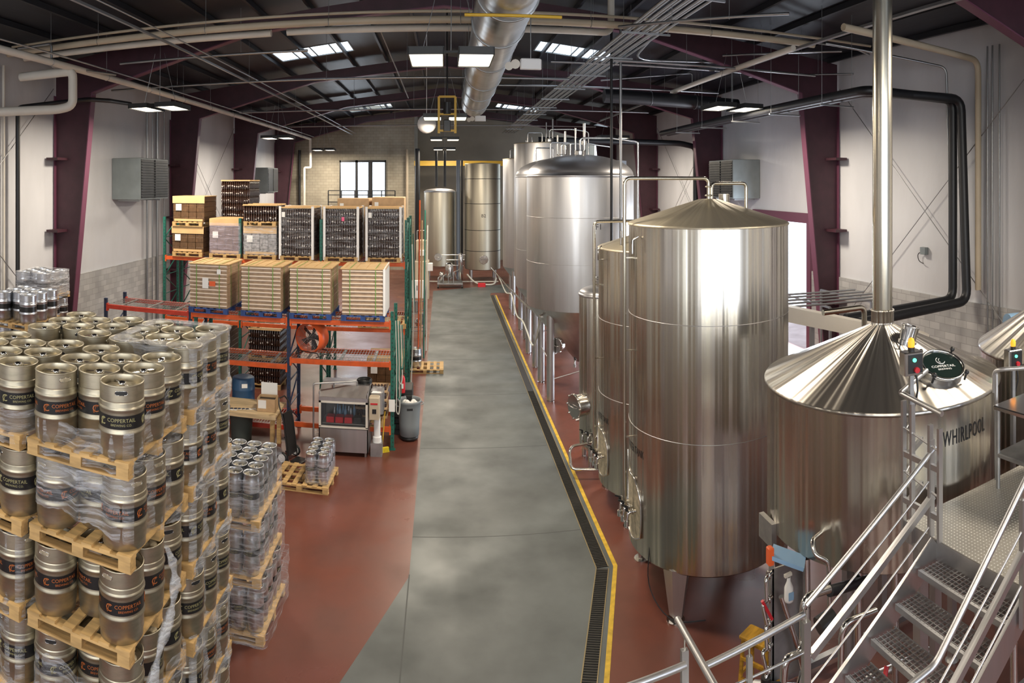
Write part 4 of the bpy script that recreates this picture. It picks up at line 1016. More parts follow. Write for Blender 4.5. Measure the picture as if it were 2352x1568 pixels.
# workbench with things
t = thing('workbench', 'long pale wooden workbench under the middle rack bay', 'table', (-5.0, 14.72, 0)); t.scale = (1,1,1.07)
mb = MB(); mb.bbox(-1.25,1.22,-.38,.1,.78,.83,.006); mb.box(-1.25,1.22,.105,.6,.78,.825); mb.box(-1.25,1.22,-.4,-.38,.74,.83); mb.build('top', M['wood_l'], t)
for x in (-1.15,1.12):
    for y in (-.3,.3): MB().box(x-.045,x+.045,y-.045,y+.045,0,.78).build('leg', M['wood'], t)
t = thing('cardboard_box', 'open cardboard box with white labels on the workbench', 'box', (-4.07, 14.7, .888), .05); mb = MB()
for a in ((-.22,.22,-.17,-.16),(-.22,.22,.16,.17),(-.22,-.21,-.17,.17),(.21,.22,-.17,.17)): mb.box(*a, 0, .3)
mb.box(-.22,.22,-.17,.17,0,.01); mb.build('carton', M['card'], t); MB().box(-.19,0,-.173,-.171,.08,.27).build('label_sheet', M['paper'], t)
mb = MB(); mb.box(-.2,.2,-.15,.15,.2,.24); mb.build('contents', M['black'], t)
t = MB().bar((-4.32,15.03,1.25),(-3.92,15.03,1.25),.004,.34); tag(t.build('paper_sign', M['paper']), 'large white paper sheet hung above the carton on the workbench', 'paper')
random.seed(4)
for k in range(8):
    place('sheet', lambda: MB().box(-.045,.045,-.03,.03,0,.004).build('label_sheet', M['paper']), (-4.95+.08*k, 14.42+.035*k+random.uniform(-.03,.03), .889), random.uniform(-.5,.5), 'loose white label sheet on the workbench, %s toward the carton' % ORD[k], 'paper', 'label sheets on the workbench')
mb = MB()
for k in range(7): x = -5.1+.09*k; y = 14.45+.02*k; mb.bar((x,y,.90),(x+.05,y+.04,.90),.045,.012)
mb.bar((-5.2,14.5,.914),(-4.95,14.55,.914),.12,.05); tag(mb.build('black_glove', M['navy']), 'dark gloves lying on the workbench', 'gloves')
def bin_mk(m, lid=False):
    def mk():
        r = thing('trash_can', '', 'bin')
        MB().lathe([(.0001,.02),(.22,.02),(.235,.03),(.245,.3),(.262,.62),(.268,.64),(.275,.80),(.292,.82),(.292,.86),(.285,.87),(.27,.865),(.262,.80),(.24,.3),(.225,.06),(.0001,.05)], 36).build('body', m, r)
        for a in (.2, PI+.2):
            h = MB(); R_ = .285; h.tube([(R_*math.cos(a-.25),R_*math.sin(a-.25),.74),((R_+.07)*math.cos(a-.2),(R_+.07)*math.sin(a-.2),.76),((R_+.07)*math.cos(a+.2),(R_+.07)*math.sin(a+.2),.76),(R_*math.cos(a+.25),R_*math.sin(a+.25),.74)],.014,8,.04); h.build('handle', m, r)
        return r
    return mk
o = place('bing', bin_mk(M['greyp']), (-.84,15.75,.09), .1, 'light grey round trash can on a dolly beside the aisle', 'bin')
mb = MB(); mb.lathe([(.0001,-.07),(.2,-.07),(.22,-.05),(.22,.01),(.0001,.01)], 24)
mb.build('dolly_base', M['black'], o)
for k in range(4): a = k*PI/2+.6; MB().cyl((.17*math.cos(a)-.015,.17*math.sin(a),-.055),(.17*math.cos(a)+.015,.17*math.sin(a),-.055),.035,10).build('caster', M['near_black'], o)
mb = MB(); random.seed(2)
for k in range(9): a = random.uniform(0,6.28); r_ = random.uniform(0,.15); mb.ball((r_*math.cos(a),r_*math.sin(a),.72+random.uniform(0,.08)), .07, 7)
mb.build('waste_paper', M['paper'], o)
MB().box(-.07,.07,-.272,-.266,.68,.73).build('maker_plate', M['black'], o)
place('bind', bin_mk(M['greyd']), (-4.72,14.72,0), .3, 'dark grey green trash can standing under the workbench', 'bin').scale = (1,1,.88)
def drum_mk(): 
    r = thing('plastic_drum', '', 'drum'); MB().lathe([(.0001,0),(.26,0),(.28,.03),(.285,.3),(.295,.32),(.285,.34),(.285,.6),(.295,.62),(.285,.64),(.275,.88),(.25,.9),(.0001,.88)],28).build('shell', M['bluebin'], r); MB().box(-.07,.07,-.296,-.29,.7,.8).build('label_sheet', M['paper'], r); return r
place('drum', drum_mk, (-5.95,15.6,.43), 0, 'left dark blue drum on the low rack level', 'drum', 'blue drums behind the workbench')
place('drum', drum_mk, (-4.95,15.6,.43), .4, 'right blue drum on the low rack level behind the carton', 'drum', 'blue drums behind the workbench')
# hand truck
t = thing('hand_truck', 'black hand truck leaning by the navy upright', 'hand truck', (-3.34,14.15,0), 1.2)
mb = MB()
for x in (-.18,.18): mb.tube([(x,.0,.05),(x,.12,.9),(x,.25,1.25),(x*.6,.3,1.36)],.016,8,.1)
mb.tube([(-.11,.3,1.36),(.11,.3,1.36)],.016,8)
for z in (.25,.55,.85): mb.bar((-.18,.03+z*.12,z),(.18,.03+z*.12,z),.03,.03)
mb.bar((0,.03,.15),(0,.16,1.05),.3,.05); mb.build('frame', M['black'], t)
MB().box(-.2,.2,-.28,0,.02,.035).build('toe_plate', M['black'], t)
for x in (-.26,.26):
    w_ = MB(); w_.torus((x,.1,.13),.106,.024,(1,0,0),24,8); wh = w_.build('wheel', M['black'], t)
    MB().cyl((x-.026,.1,.13),(x+.026,.1,.13),.09,20).cyl((x-.035,.1,.13),(x+.035,.1,.13),.02,8).build('rim', M['white'], wh)
MB().cyl((-.24,.1,.13),(.24,.1,.13),.012,8).build('axle', M['steel_dull'], t)
# bottle washer
t = thing('bottle_washer', 'stainless glass fronted washer cabinet in front of the right rack bay', 'machine', (-2.27,15.0,0))
mb = MB(); W = .56
mb.box(-W,W,-.42,-.40,.1,.66).box(-W,W,.4,.42,.1,1.5).box(-W,-W+.02,-.42,.42,.1,1.45).box(W-.02,W,-.42,.42,.1,1.45).box(-W,W,-.42,.42,.62,.66)
mb.add([(-W,-.42,1.32),(W,-.42,1.32),(W,-.1,1.52),(-W,-.1,1.52),(-W,.42,1.52),(W,.42,1.52)], [(0,1,2,3),(3,2,5,4)])
mb.box(-W,W,-.43,-.40,1.22,1.33); mb.build('cabinet', M['steel_sat'], t)
fr = MB(); fr.box(-W,-W+.05,-.44,-.41,.66,1.24).box(W-.05,W,-.44,-.41,.66,1.24).box(-W,W,-.44,-.41,.64,.68).box(-W,W,-.44,-.41,1.2,1.24)
fr.build('door_frame', M['pipe_w'], t)
MB().box(-W+.05,W-.05,-.43,-.425,.68,1.2).build('glass_door', M['glass_d'], t)
for x in (-.5,.5):
    for y in (-.36,.36): MB().cyl((x,y,0),(x,y,.1),.03,10).build('leg', M['steel_dull'], t)
rk = MB(); rk.box(-W+.06,W-.06,-.3,.3,.68,.7); rk.build('tray', M['steel_dull'], t)
for k in range(4):
    o = tag(MB().bbox(-2.27-.42+k*.21,-2.27-.24+k*.21,14.72,14.95,.705,.83,.01).build('bottle_crate', M['red'] if k < 3 else M['near_black']), '%s small crate from the left inside the washer window' % ('first red','second red','third red','fourth dark')[k], 'crate', 'crates inside the washer')
for k in range(8):
    x = -2.27-.28+(k%4)*.13+.06*(k//4); y = 15.05+.12*(k//4)
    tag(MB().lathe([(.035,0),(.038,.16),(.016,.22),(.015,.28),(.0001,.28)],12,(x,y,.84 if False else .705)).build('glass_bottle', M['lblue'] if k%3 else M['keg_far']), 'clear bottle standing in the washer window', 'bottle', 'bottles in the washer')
cb = MB(); cb.bbox(W+.02,W+.26,-.42,-.2,.86,1.36,.02); o = cb.build('control_box', M['pipe_cream'], t)
MB().box(W+.06,W+.22,-.428,-.421,1.2,1.235).build('red_plate', M['red'], o); MB().box(W+.1,W+.19,-.43,-.421,1.0,1.1).build('display', M['near_black'], o)
cb = MB(); cb.bbox(W+.02,W+.32,-.18,.3,.9,1.42,.03); cb.build('side_housing', M['steel_sat'], t)
MB().tube([(-W-.12,-.44,.1),(-W-.12,-.44,1.62),(.28,-.1,1.62),(.28,-.1,1.5)],.02,8,.05).tube([(-.25,-.2,1.62),(-.25,-.2,1.48)],.02,8).build('pipe_frame', M['steel_dull'], t)
mb = MB()
for k in range(5): mb.torus((.42,.1,1.54+.018*k),.17-.012*(k%3),.012,(0,0,1),24,6)
tag(mb.build('hose_coil', M['black'], None, (-2.27,15,0)), 'coiled black hose lying on top of the washer', 'hose')
mb = MB().cyl((-1.52,14.78,.42),(-1.52,14.78,.86),.075,16).cyl((-1.52,14.78,.3),(-1.52,14.78,.42),.1,16); tag(mb.build('film_roll', M['white']), 'white upright film roll on the right side of the washer', 'roll')
tag(MB().box(-1.66,-1.4,14.66,14.9,0,.3).build('roll_stand', M['steel_dull']), 'small stand under the white film roll', 'stand')
# extinguisher, broom, sign
t = thing('fire_extinguisher', 'red fire extinguisher on the second row rack end', 'extinguisher', (-1.02,15.95,1.05)); MB().lathe([(.0001,0),(.065,0),(.07,.02),(.07,.34),(.05,.4),(.02,.42),(.02,.44)],18).build('cylinder', M['red'], t)
MB().tube([(0,0,.44),(.03,-.02,.48),(.1,-.03,.47)],.012,6).tube([(0,0,.45),(-.08,-.03,.42),(-.085,-.03,.15)],.01,6,.03).build('valve', M['black'], t); MB().box(-.03,.03,-.074,-.07,.12,.24).build('label_sheet', M['paper'], t)
t = thing('push_broom', 'yellow bristled broom standing against the green end upright', 'broom', (-1.42,14.9,0), .5); MB().cyl((0,0,.08),(.12,.1,.9),.013,8).build('handle', M['yel'], t)
mb = MB(); mb.box(-.16,.16,-.03,.03,.07,.11)
for k in range(16): mb.bar((-.15+.02*k,0,.08),(-.17+.0225*k,-.01,0),.016,.05)
mb.build('head', mat('yellow bristle', (.7,.55,.02), .6), t)
tag(MB().bar((-1.27,15.0,1.05),(-1.13,15.0,1.05),.004,.28).build('paper_sign', M['paper']), 'white paper notice hung on the green end upright', 'paper')
t = thing('parts_tote', 'black ribbed plastic crate stack behind the washer hose', 'crate', (-1.0,16.3,0)); mb = MB()
for k in range(8): mb.bbox(-.25,.22,-.3,.3,k*.14,k*.14+.13,.015)
mb.build('crate_stack', M['black'], t)
for k in range(2):
    t = thing('bottle_crates', '%s stack of trays with dark bottles in the right rack bay' % ('left','right')[k], 'crates', (-1.95+.42*k, R1+.4, .675)); mb = MB()
    for q in range(4): mb.bbox(-.2,.2,-.3,.3,q*.2,q*.2+.05,.01)
    mb.build('trays', M['card'], t); mb = MB()
    for q in range(4):
        for i in range(5): mb.lathe([(.032,0),(.032,.1),(.012,.14),(.0001,.14)],8,(-.15+.075*i,-.25,q*.2+.05))
    mb.build('bottles', M['brown'], t)
# cart with white control panel, frames beside the rack end
t = thing('control_cart', 'white control cabinet on a wheeled steel cart beyond the racks', 'cart', (-1.05,26.6,0)); mb = MB()
for x in (-.3,.3):
    for y in (-.3,.4): mb.bar((x,y,.12),(x,y,1.9),.04)
for z in (.2,.9,1.4): mb.bar((-.3,-.3,z),(.3,-.3,z),.04).bar((-.3,.4,z),(.3,.4,z),.04).bar((-.3,-.3,z),(-.3,.4,z),.04).bar((.3,-.3,z),(.3,.4,z),.04)
mb.build('frame', M['steel_dull'], t); MB().bbox(-.24,.24,-.42,-.28,1.55,2.25,.02).build('cabinet', M['white'], t)
mb = MB(); mb.cyl((-.1,0,.9),(-.1,0,1.35),.15,14).cyl((.12,.05,.4),(.12,.05,.85),.14,14).ball((0,-.1,.5),.16,12); mb.build('pump', M['steel_pol'], t)
mb = MB().box(.02,.05,-.425,-.42,1.75,2.05).box(-.05,-.02,-.425,-.42,1.85,2.05); mb.build('hook', M['near_black'], t)
for x in (-.3,.3):
    for y in (-.3,.4): MB().cyl((x-.02,y,.06),(x+.02,y,.06),.06,12).build('caster', M['black'], t)
t = thing('filler_machine', 'tall beige bottling machine standing past the rack end', 'machine', (-1.05,35.0,0)); mb = MB(); mb.bbox(-.5,.25,-.4,.5,0,2.0,.03); mb.bbox(-.45,.1,-.3,.4,2.0,3.1,.03); mb.build('body', M['pipe_cream'], t)
mb = MB(); mb.bbox(.1,.45,-.45,-.1,1.5,1.9,.02).bbox(-.3,.0,-.46,-.3,2.3,2.6,.02); mb.build('panel', M['white'], t); MB().tube([(-.4,0,3.1),(-.4,0,3.6),(.05,0,3.6),(.05,0,3.1)],.03,8,.05).build('frame', M['steel_dull'], t)
# ------------------------------------------------------------------ tanks
def leg_mesh(h, w0, w1, m): pass
def tank(name, lab, x, y, R, z0, z1, roof='cone', rh=.35, bottom='flat', bh=.4, legs=None, legr=.09, m='steel', seams=(), taper=True, cat='tank', group=None, legn=None, port=None):
    t = thing(name, lab, cat, (x, y, 0), 0, group)
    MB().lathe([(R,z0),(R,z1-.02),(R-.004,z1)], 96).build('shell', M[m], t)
    if roof == 'cone': pr = [(R+.012,z1-.03),(R+.018,z1-.01),(R-.01,z1+.012),(.16,z1+rh),(.0001,z1+rh+.01)]
    else:
        pr = [(R+.01,z1-.06),(R+.02,z1-.03),(R+.01,z1)]+[(R*math.cos(a*PI/20), z1+rh*math.sin(a*PI/20)) for a in range(0,10)]+[(.0001,z1+rh)]
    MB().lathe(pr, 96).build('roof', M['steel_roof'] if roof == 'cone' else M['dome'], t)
    if bottom == 'flat': pb = [(R,z0),(R-.03,z0-.03),(.0001,z0-.08)]
    else: pb = [(R,z0),(R-.06,z0-.1),(.12,z0-bh),(.0001,z0-bh)]
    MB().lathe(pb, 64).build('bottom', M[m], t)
    if seams:
        s = MB()
        for z in seams: s.torus((0,0,z), R+.001, .005, (0,0,1), 96, 6)
        s.build('weld_seams', M['steel_sat'], t)
    for i, (lx, ly) in enumerate(legs or []):
        mb = MB()
        a = math.hypot(lx, ly)
        top = z0+.02 if bottom == 'flat' else z0-.02
        if taper:
            d = Vector((lx,ly,0)).normalized(); q = Vector((-d.y,d.x,0)); p = Vector((lx,ly,0))
            vs = []
            for z, wd in ((.06,legr*.75),(top,legr*1.5)):
                for u_, v_ in ((1,0),(.2,1),(-.6,1),(-.6,-1),(.2,-1)): vs.append(p+d*u_*wd*.6+q*v_*wd+Vector((0,0,z)))
            mb.add(vs, [(k,(k+1)%5,5+(k+1)%5,5+k) for k in range(5)]+[(4,3,2,1,0),(5,6,7,8,9)])
        else: mb.cyl((lx,ly,.05),(lx,ly,top+.12),legr,20)
        l = mb.build('leg', M['steel_sat'], t)
        MB().cyl((lx,ly,0),(lx,ly,.02),legr*1.0,18).cyl((lx,ly,.02),(lx,ly,.07),.025,10).build('foot_pad', M['steel_pol'], l)
    return t
def spray_arm(t, R, z1, apex, px, py, drop, top, lab='spray_pipe', ang=PI):
    """clean-in-place pipe from the crown out past the shell and down"""
    e = Vector((math.cos(ang), math.sin(ang), 0))
    mb = MB(); p = Vector((px,py,apex)); mb.tube([p, p+Vector((0,0,top)), p+e*(R+.12)+Vector((0,0,top)), p+e*(R+.12)+Vector((0,0,top-drop))], .028, 12, .1)
    mb.torus(p+Vector((0,0,.06)), .05, .014).torus(p+Vector((0,0,top*.6)), .045,.012)
    for z in (top-1.2, top-2.6, top-3.9):
        if z > top-drop: mb.bar(p+e*(R+.12)+Vector((0,0,z)), p+e*R+Vector((0,0,z)), .02)
    mb.build(lab, M['steel_pipe'], t)
def manway(t, x, y, z, ang, R=.26, depth=.14):
    e = Vector((math.cos(ang), math.sin(ang), 0)); c = Vector((x,y,z))
    n = MB().cyl(c-e*.05, c+e*depth, R, 28); n.torus(c+e*depth, R, .025, e, 28, 8); o = n.build('manway_neck', M['steel_pol'], t)
    d = MB().cyl(c+e*depth, c+e*(depth+.03), R*1.02, 28); q = Vector((-e.y,e.x,0))
    d.tube([c+e*(depth+.03)-q*R*.7, c+e*(depth+.08)-q*R*.4, c+e*(depth+.08)+q*R*.4, c+e*(depth+.03)+q*R*.7], .015, 6, .03)
    for k in range(8): a = k*PI/4; d.cyl(c+e*depth+(q*math.cos(a)+Vector((0,0,1))*math.sin(a))*R*1.08, c+e*(depth+.05)+(q*math.cos(a)+Vector((0,0,1))*math.sin(a))*R*1.08, .018, 8)
    d.build('manway_door', M['steel_pol'], o)
def valves(t, x, y, z, ang, n=3):
    e = Vector((math.cos(ang), math.sin(ang), 0)); q = Vector((-e.y,e.x,0)); mb = MB(); mk = MB()
    for k in range(n):
        p = Vector((x,y,z))+q*(k-(n-1)/2)*.16
        mb.tube([p, p+e*.12, p+e*.14+Vector((0,0,-.12))], .025, 8, .05); mb.torus(p+e*.05, .035, .01, e, 12, 5); mb.cyl(p+e*.14+Vector((0,0,-.12)), p+e*.14+Vector((0,0,-.2)), .04, 10)
        mk.cyl(p+e*.14+Vector((0,0,.02)), p+e*.14+Vector((0,0,.09)), .022, 8); mk.bar(p+e*.14+Vector((0,0,.09)), p+e*.22+Vector((0,0,.12)), .02)
    o = mb.build('valve_cluster', M['steel_pol'], t); mk.build('valve_handles', M['black'], o)
def recess(t, R, z0, ang, txt=None, h=.75):
    """the curved service opening cut into a skirt, drawn as a shallow polished pocket with an edge tube"""
    mb = MB(); pts = []
    for k in range(13):
        a = k/12; pts.append((-.34+.60*a, z0+.35+h*(1-.55*a-.10*math.sin(PI*a*2))))
    for k in range(1,6): a = k/5; pts.append((.26+.02*math.sin(PI*a), z0+.35+h*.45-(h*.45+.12)*a))
    for k in range(1,9): a = k/8; pts.append((.26-.60*a, z0+.23-.12*math.sin(PI*a)))
    def P(u, z, dr=0): th = ang+u/R; return ((R+dr)*math.cos(th),(R+dr)*math.sin(th),z)
    for k in range(24):
        ua, ub = -.34+.6*k/24, -.34+.6*(k+1)/24
        def zt(u): a = (u+.34)/.6; return z0+.35+h*(1-.55*a-.10*math.sin(PI*a*2))
        def zb(u): return z0+.23-.12*math.sin(PI*(.26-u)/.6)
        mb.add([P(ua,zb(ua),.006),P(ub,zb(ub),.006),P(ub,zt(ub),.006),P(ua,zt(ua),.006)], [(0,1,2,3)])
    o = mb.build('service_pocket', M['keg_in'], t)
    MB().tube([P(u,z,.012) for u,z in pts+[pts[0]]], .014, 8, cap=True).build('pocket_edge', M['steel_pol'], o)
    p = P(0, z0+h*.62, .02); valves(t, p[0], p[1], p[2], ang, 3)
def plate_text(t, R, z, ang, lines, size, mname='ink', sx=1.0):
    mb = MB()
    for k, s_ in enumerate(lines): wrap_text(mb, s_, size, R+.003, ang, z-k*size*1.15, sx=sx)
    mb.build('lettering', M[mname], t)
q4 = [(-.85,-.8),(.85,-.8),(-.85,.8),(.85,.8)]
T1 = tank('liquor_tank', 'tall mirror streaked stainless tank with cone roof nearest the camera', 4.06, 9.47, 1.256, .73, 5.57, 'cone', .36, seams=(4.2,2.55), legs=q4, legr=.13)
spray_arm(T1, 1.256, 5.57, 5.93, 0, 0, 5.1, .33)
MB().tube([(.05,0,5.9),(.05,0,6.18),(.66,.0,6.18),(.66,.0,5.7)],.028,12,.08).cyl((.45,.4,5.75),(.45,.4,6.0),.09,16).build('vent_pipe', M['steel_pipe'], T1)
recess(T1, 1.256, .75, PI+.05, h=.95); plate_text(T1, 1.256, 2.2, PI+.06, ['WATER TANK'], .16, sx=.62) 
MB().tube([(-1.25,-.3,5.4),(-1.34,-.3,5.35),(-1.34,-.3,5.15)],.015,6).build('sample_hook', M['steel_pol'], T1)
T2 = tank('liquor_tank', 'second shorter stainless tank with cone roof behind the nearest tall tank', 4.15, 12.1, 1.2, .5, 4.95, 'cone', .35, seams=(3.6,2.2), legs=q4, legr=.12)
spray_arm(T2, 1.2, 4.95, 5.2, 0, 0, 4.4, .25)
recess(T2, 1.2, .55, PI+.09, h=.85); plate_text(T2, 1.2, 1.75, PI+.09, ['WATER TANK'], .15, sx=.6)
MB().tube([(-1.18,-.2,4.75),(-1.3,-.25,4.75),(-1.3,-.25,4.95),(-1.22,-.2,5.0)],.014,6).tube([(-.9,-.4,5.0),(-.9,-.4,5.3)],.02,8).build('sample_hook', M['steel_pol'], T2)
T3 = tank('slim_tank', 'narrow stainless tank with manway left of the two tall tanks', 3.47, 14.1, .5, .45, 3.75, 'dome', .16, 'cone', .18, legs=[(-.33,-.33),(.33,-.33),(-.33,.33),(.33,.33)], legr=.05, taper=False)
manway(T3, -.48, -.18, 1.35, PI+.35, .24, .2); manway(T3, 0, 0, 3.86, -PI/2, .01, .01)
mb = MB(); mb.cyl((.02,0,3.86),(.02,0,4.0),.2,20).cyl((.02,0,4.0),(.02,0,4.04),.23,20).torus((.02,0,4.06),.2,.015); mb.build('top_hatch', M['steel_pol'], T3)
valves(T3, -.3, -.35, .75, PI+.6, 3)
MB().tube([(-.2,-.4,.6),(-.75,-.5,.6),(-.85,-.6,.55),(-.85,-.8,.25),(-.3,-.9,.22),(.2,-.9,.3)],.03,10,.1).build('outlet_pipe', M['steel_pol'], T3)
# big fermenters
def legs_f(w=1.05, d=.9): return [(-w,-d),(w,-d),(-w,d),(w,d)]
F = []
F.append(tank('fermenter', 'large domed satin fermenter nearest in the row, bright on its right side', 4.05, 19.15, 1.6, 2.6, 6.4, 'dome', .62, 'cone', 1.75, legs_f(), .11, 'steel_sat', (3.9,5.2), False, group='fermenters along the aisle'))
F.append(tank('fermenter', 'second domed fermenter half hidden behind the nearest one', 4.1, 22.55, 1.6, 2.6, 6.42, 'dome', .62, 'cone', 1.75, legs_f(), .11, 'steel_sat', (3.9,), False, group='fermenters along the aisle'))
F.append(tank('fermenter', 'third fermenter with a tall flat topped shell above the domes', 4.3, 26.4, 1.45, 2.4, 7.75, 'cone', .1, 'cone', 1.5, legs_f(1.1,.8), .1, 'steel_sat', (5.0,), False, group='fermenters along the aisle'))
F.append(tank('fermenter', 'fourth fermenter showing as a narrow strip at the far left', 4.05, 31.0, 1.25, 2.2, 7.3, 'cone', .1, 'cone', 1.4, legs_f(.8,.7), .09, 'steel_sat', (), False, group='fermenters along the aisle'))
for k, o in enumerate(F):
    R_ = (1.6,1.6,1.45,1.25)[k]; z = (6.4,6.42,7.75,7.3)[k]
    mb = MB(); a = z+(.62 if k < 2 else .1)
    mb.cyl((0,0,a-.05),(0,0,a+.12),.16,18).torus((0,0,a+.12),.16,.02); mb.tube([(0,0,a+.1),(0,0,a+.5),(.9,-.2,a+.5),(R_+.12,-.3,a+.4),(R_+.12,-.3,1.6)],.03,10,.1)
    mb.tube([(-.3,0,a-.05),(-.3,0,a+.35),(-.9,0,a+.35),(-.9,0,a-.1)],.025,8,.06)
    mb.tube([(.15,.1,a),(.15,.1,a+.95)],.045,8).tube([(-.12,.1,a),(-.12,.1,a+.8)],.03,8).cyl((.15,.1,a+.3),(.15,.1,a+.42),.08,12)
    mb.build('top_piping', M['steel_pol'], o)
    manway(o, -.8, -.75, 1.55, PI+.8, .2, .1) if k == 0 else None
    valves(o, -.1, -.2, .95, -PI/2-.4, 2)
MB().tube([(-1.05,-.9,1.1),(-1.05,.9,1.1)],.02,6).tube([(1.05,-.9,1.1),(-1.05,-.9,.6)],.02,6).tube([(1.05,-.9,.9),(-.9,.9,1.6)],.02,6).build('leg_brace', M['steel_sat'], F[0])
mb = MB(); mb.box(.9,1.0,-1.42,-1.36,5.05,5.2).tube([(1.0,-1.35,5.15),(.55,-1.6,5.15)],.03,8); mb.build('pressure_bracket', M['near_black'], F[0])
plate_text(F[0], 1.6, 4.95, -PI/2+.12, ['F1'], .22)
for k, (x, lab) in enumerate(((4.52,'dark slim pole rising in front of the nearest fermenter'),(4.78,'pale slim pole rising to the roof in front of the nearest fermenter'))):
    pipe('riser_pipe', lab, 'pipe', [(x,17.25,1.0),(x,17.25,10.4)], .038, ('pipe_b','galv')[k], None, 8)
pipe('product_line', 'run of stainless hose pipes along the fermenter fronts', 'pipe', [(2.75,38,1.2),(2.9,30,1.4),(2.85,26,1.7),(2.8,22,2.0),(2.75,18.2,2.4)], .035, 'steel_pol', .5, 8)
pipe('product_line', 'pale hose sagging along the fermenter legs', 'hose', [(3.0,36,1.0),(2.95,31,.9),(2.9,28,1.4),(2.8,25,1.0),(2.8,23,1.3),(2.85,20.5,.8),(2.9,19.5,2.2)], .03, 'hose', .8, 8)
# tanks in the far recess
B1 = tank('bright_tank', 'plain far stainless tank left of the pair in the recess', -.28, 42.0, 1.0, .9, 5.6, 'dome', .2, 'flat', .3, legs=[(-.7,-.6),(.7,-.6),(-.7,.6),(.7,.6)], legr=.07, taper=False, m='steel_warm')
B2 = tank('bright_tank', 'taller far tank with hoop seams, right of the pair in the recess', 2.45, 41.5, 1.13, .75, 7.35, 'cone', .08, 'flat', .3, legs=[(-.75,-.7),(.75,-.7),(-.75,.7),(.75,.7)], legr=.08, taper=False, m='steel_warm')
hb = MB()
for z in (1.9,3.2,4.85,6.4): hb.torus((0,0,z),1.14,.018,(0,0,1),64,6)
hb.build('hoops', M['near_black'], B2); plate_text(B2, 1.14, 4.1, -PI/2, ['B2'], .28)
manway(B2, 0, -1.1, 1.4, -PI/2, .25, .1); manway(B1, -.1, -.98, 1.5, -PI/2, .22, .1)
for k, x in enumerate((.9,1.02,1.15)): pipe('riser_pipe', '%s riser between the two far tanks' % ('blue grey left','thin middle','dark right')[k], 'pipe', [(x,41.6+.2*k,0),(x,41.6+.2*k,7.6)], (.13,.04,.07)[k], ('lblue','galv','pipe_b')[k] if k else mat('blue grey pipe', (.12,.15,.2), .4), None, 10)
for k, x in enumerate((-.5,.05)): pipe('riser_pipe', '%s dark hose above the plain far tank' % ('left','right')[k], 'pipe', [(x,42.2,5.9),(x,42.2,8.2)], .08, 'pipe_b', None, 8)
pipe('riser_pipe', 'dark post left of the plain far tank', 'post', [(-1.75,43,0),(-1.75,43,8.4)], .16, 'pipe_b', None, 8)
# filter skid
t = thing('pump_skid', 'stainless filter skid with pumps in front of the far tanks', 'machine', (.35,38.6,0)); mb = MB()
mb.bbox(-.75,.75,-.5,.5,.22,.3,.01)
for x in (-.7,.7):
    for y in (-.45,.45): mb.cyl((x,y,.12),(x,y,.22),.03,8)
for k in range(4): mb.tube([(-.7+.3*k,-.3,.3),(-.7+.3*k,-.3,.6+.1*k),(-.4+.3*k,.0,.7+.1*k),(-.1+.25*k,.2,.5)],.035,8,.1)
mb.build('frame', M['steel_dull'], t)
mb = MB(); mb.lathe([(.0001,.5),(.2,.5),(.24,.6),(.24,1.2),(.16,1.34),(.0001,1.36)],18,(-.05,0,.1)).lathe([(.0001,.3),(.14,.3),(.14,1.8),(.1,1.88),(.0001,1.9)],14,(.62,0,.1)).lathe([(.0001,0),(.13,0),(.13,.5),(.0001,.55)],14,(-.5,.1,.35)); mb.build('vessel', M['steel_pol'], t)
mb = MB().tube([(-.5,0,1.9),(.9,0,1.9)],.03,8).tube([(-.2,0,1.6),(.85,0,1.6)],.03,8).tube([(0,0,1.3),(.8,0,1.25)],.03,8); mb.build('piping', M['steel_pol'], t)
for x in (-.7,.7): MB().cyl((x-.04,-.45,.09),(x+.04,-.45,.09),.09,12).build('caster', M['black'], t)
pipe('floor_hose', 'pale hose snaking on the floor before the hooped far tank', 'hose', [(1.4,39.6,.6),(1.9,39.2,.08),(3.0,38.8,.06),(3.2,40,.3)], .05, 'hose', .5, 8)
pipe('floor_pipe', 'straight pale floor pipe crossing below the far tanks', 'pipe', [(-1.2,39.8,.15),(3.3,39.8,.12)], .04, 'hose', None, 8)
tag(MB().bbox(2.0,2.45,38.5,38.75,.0,.22,.02).build('red_box', M['red']), 'small red box on the floor before the far tanks', 'box')
# things between and behind fermenters
t = thing('chemical_drum', 'pale blue plastic drum standing behind the fermenter legs', 'drum', (5.35,17.9,0)); MB().lathe([(.0001,0),(.3,0),(.33,.05),(.33,.85),(.28,.98),(.1,1.04),(.08,1.1),(.0001,1.1)],24).build('body', M['lblue'], t)
t = thing('transfer_pump', 'wheeled transfer pump cart under the nearest fermenter', 'pump', (5.0,16.9,0)); mb = MB().cyl((-.3,0,.35),(.15,0,.35),.14,14).cyl((.15,0,.35),(.3,0,.35),.1,12).tube([(-.45,-.2,.1),(-.45,-.2,.9),(-.45,.2,.9),(-.45,.2,.1)],.02,8,.06).box(-.45,.4,-.2,.2,.12,.15); mb.build('body', M['steel_pol'], t)
for x in (-.35,.3): MB().cyl((x,-.22,.08),(x,-.18,.08),.08,12).cyl((x,.18,.08),(x,.22,.08),.08,12).build('wheel', M['black'], t)
pipe('floor_hose', 'white hose stretched over the floor under the nearest fermenter', 'hose', [(3.4,16.6,.03),(4.2,16.9,.03),(5.0,16.2,.03),(6.2,16.4,.03)], .022, 'white', .4, 6)
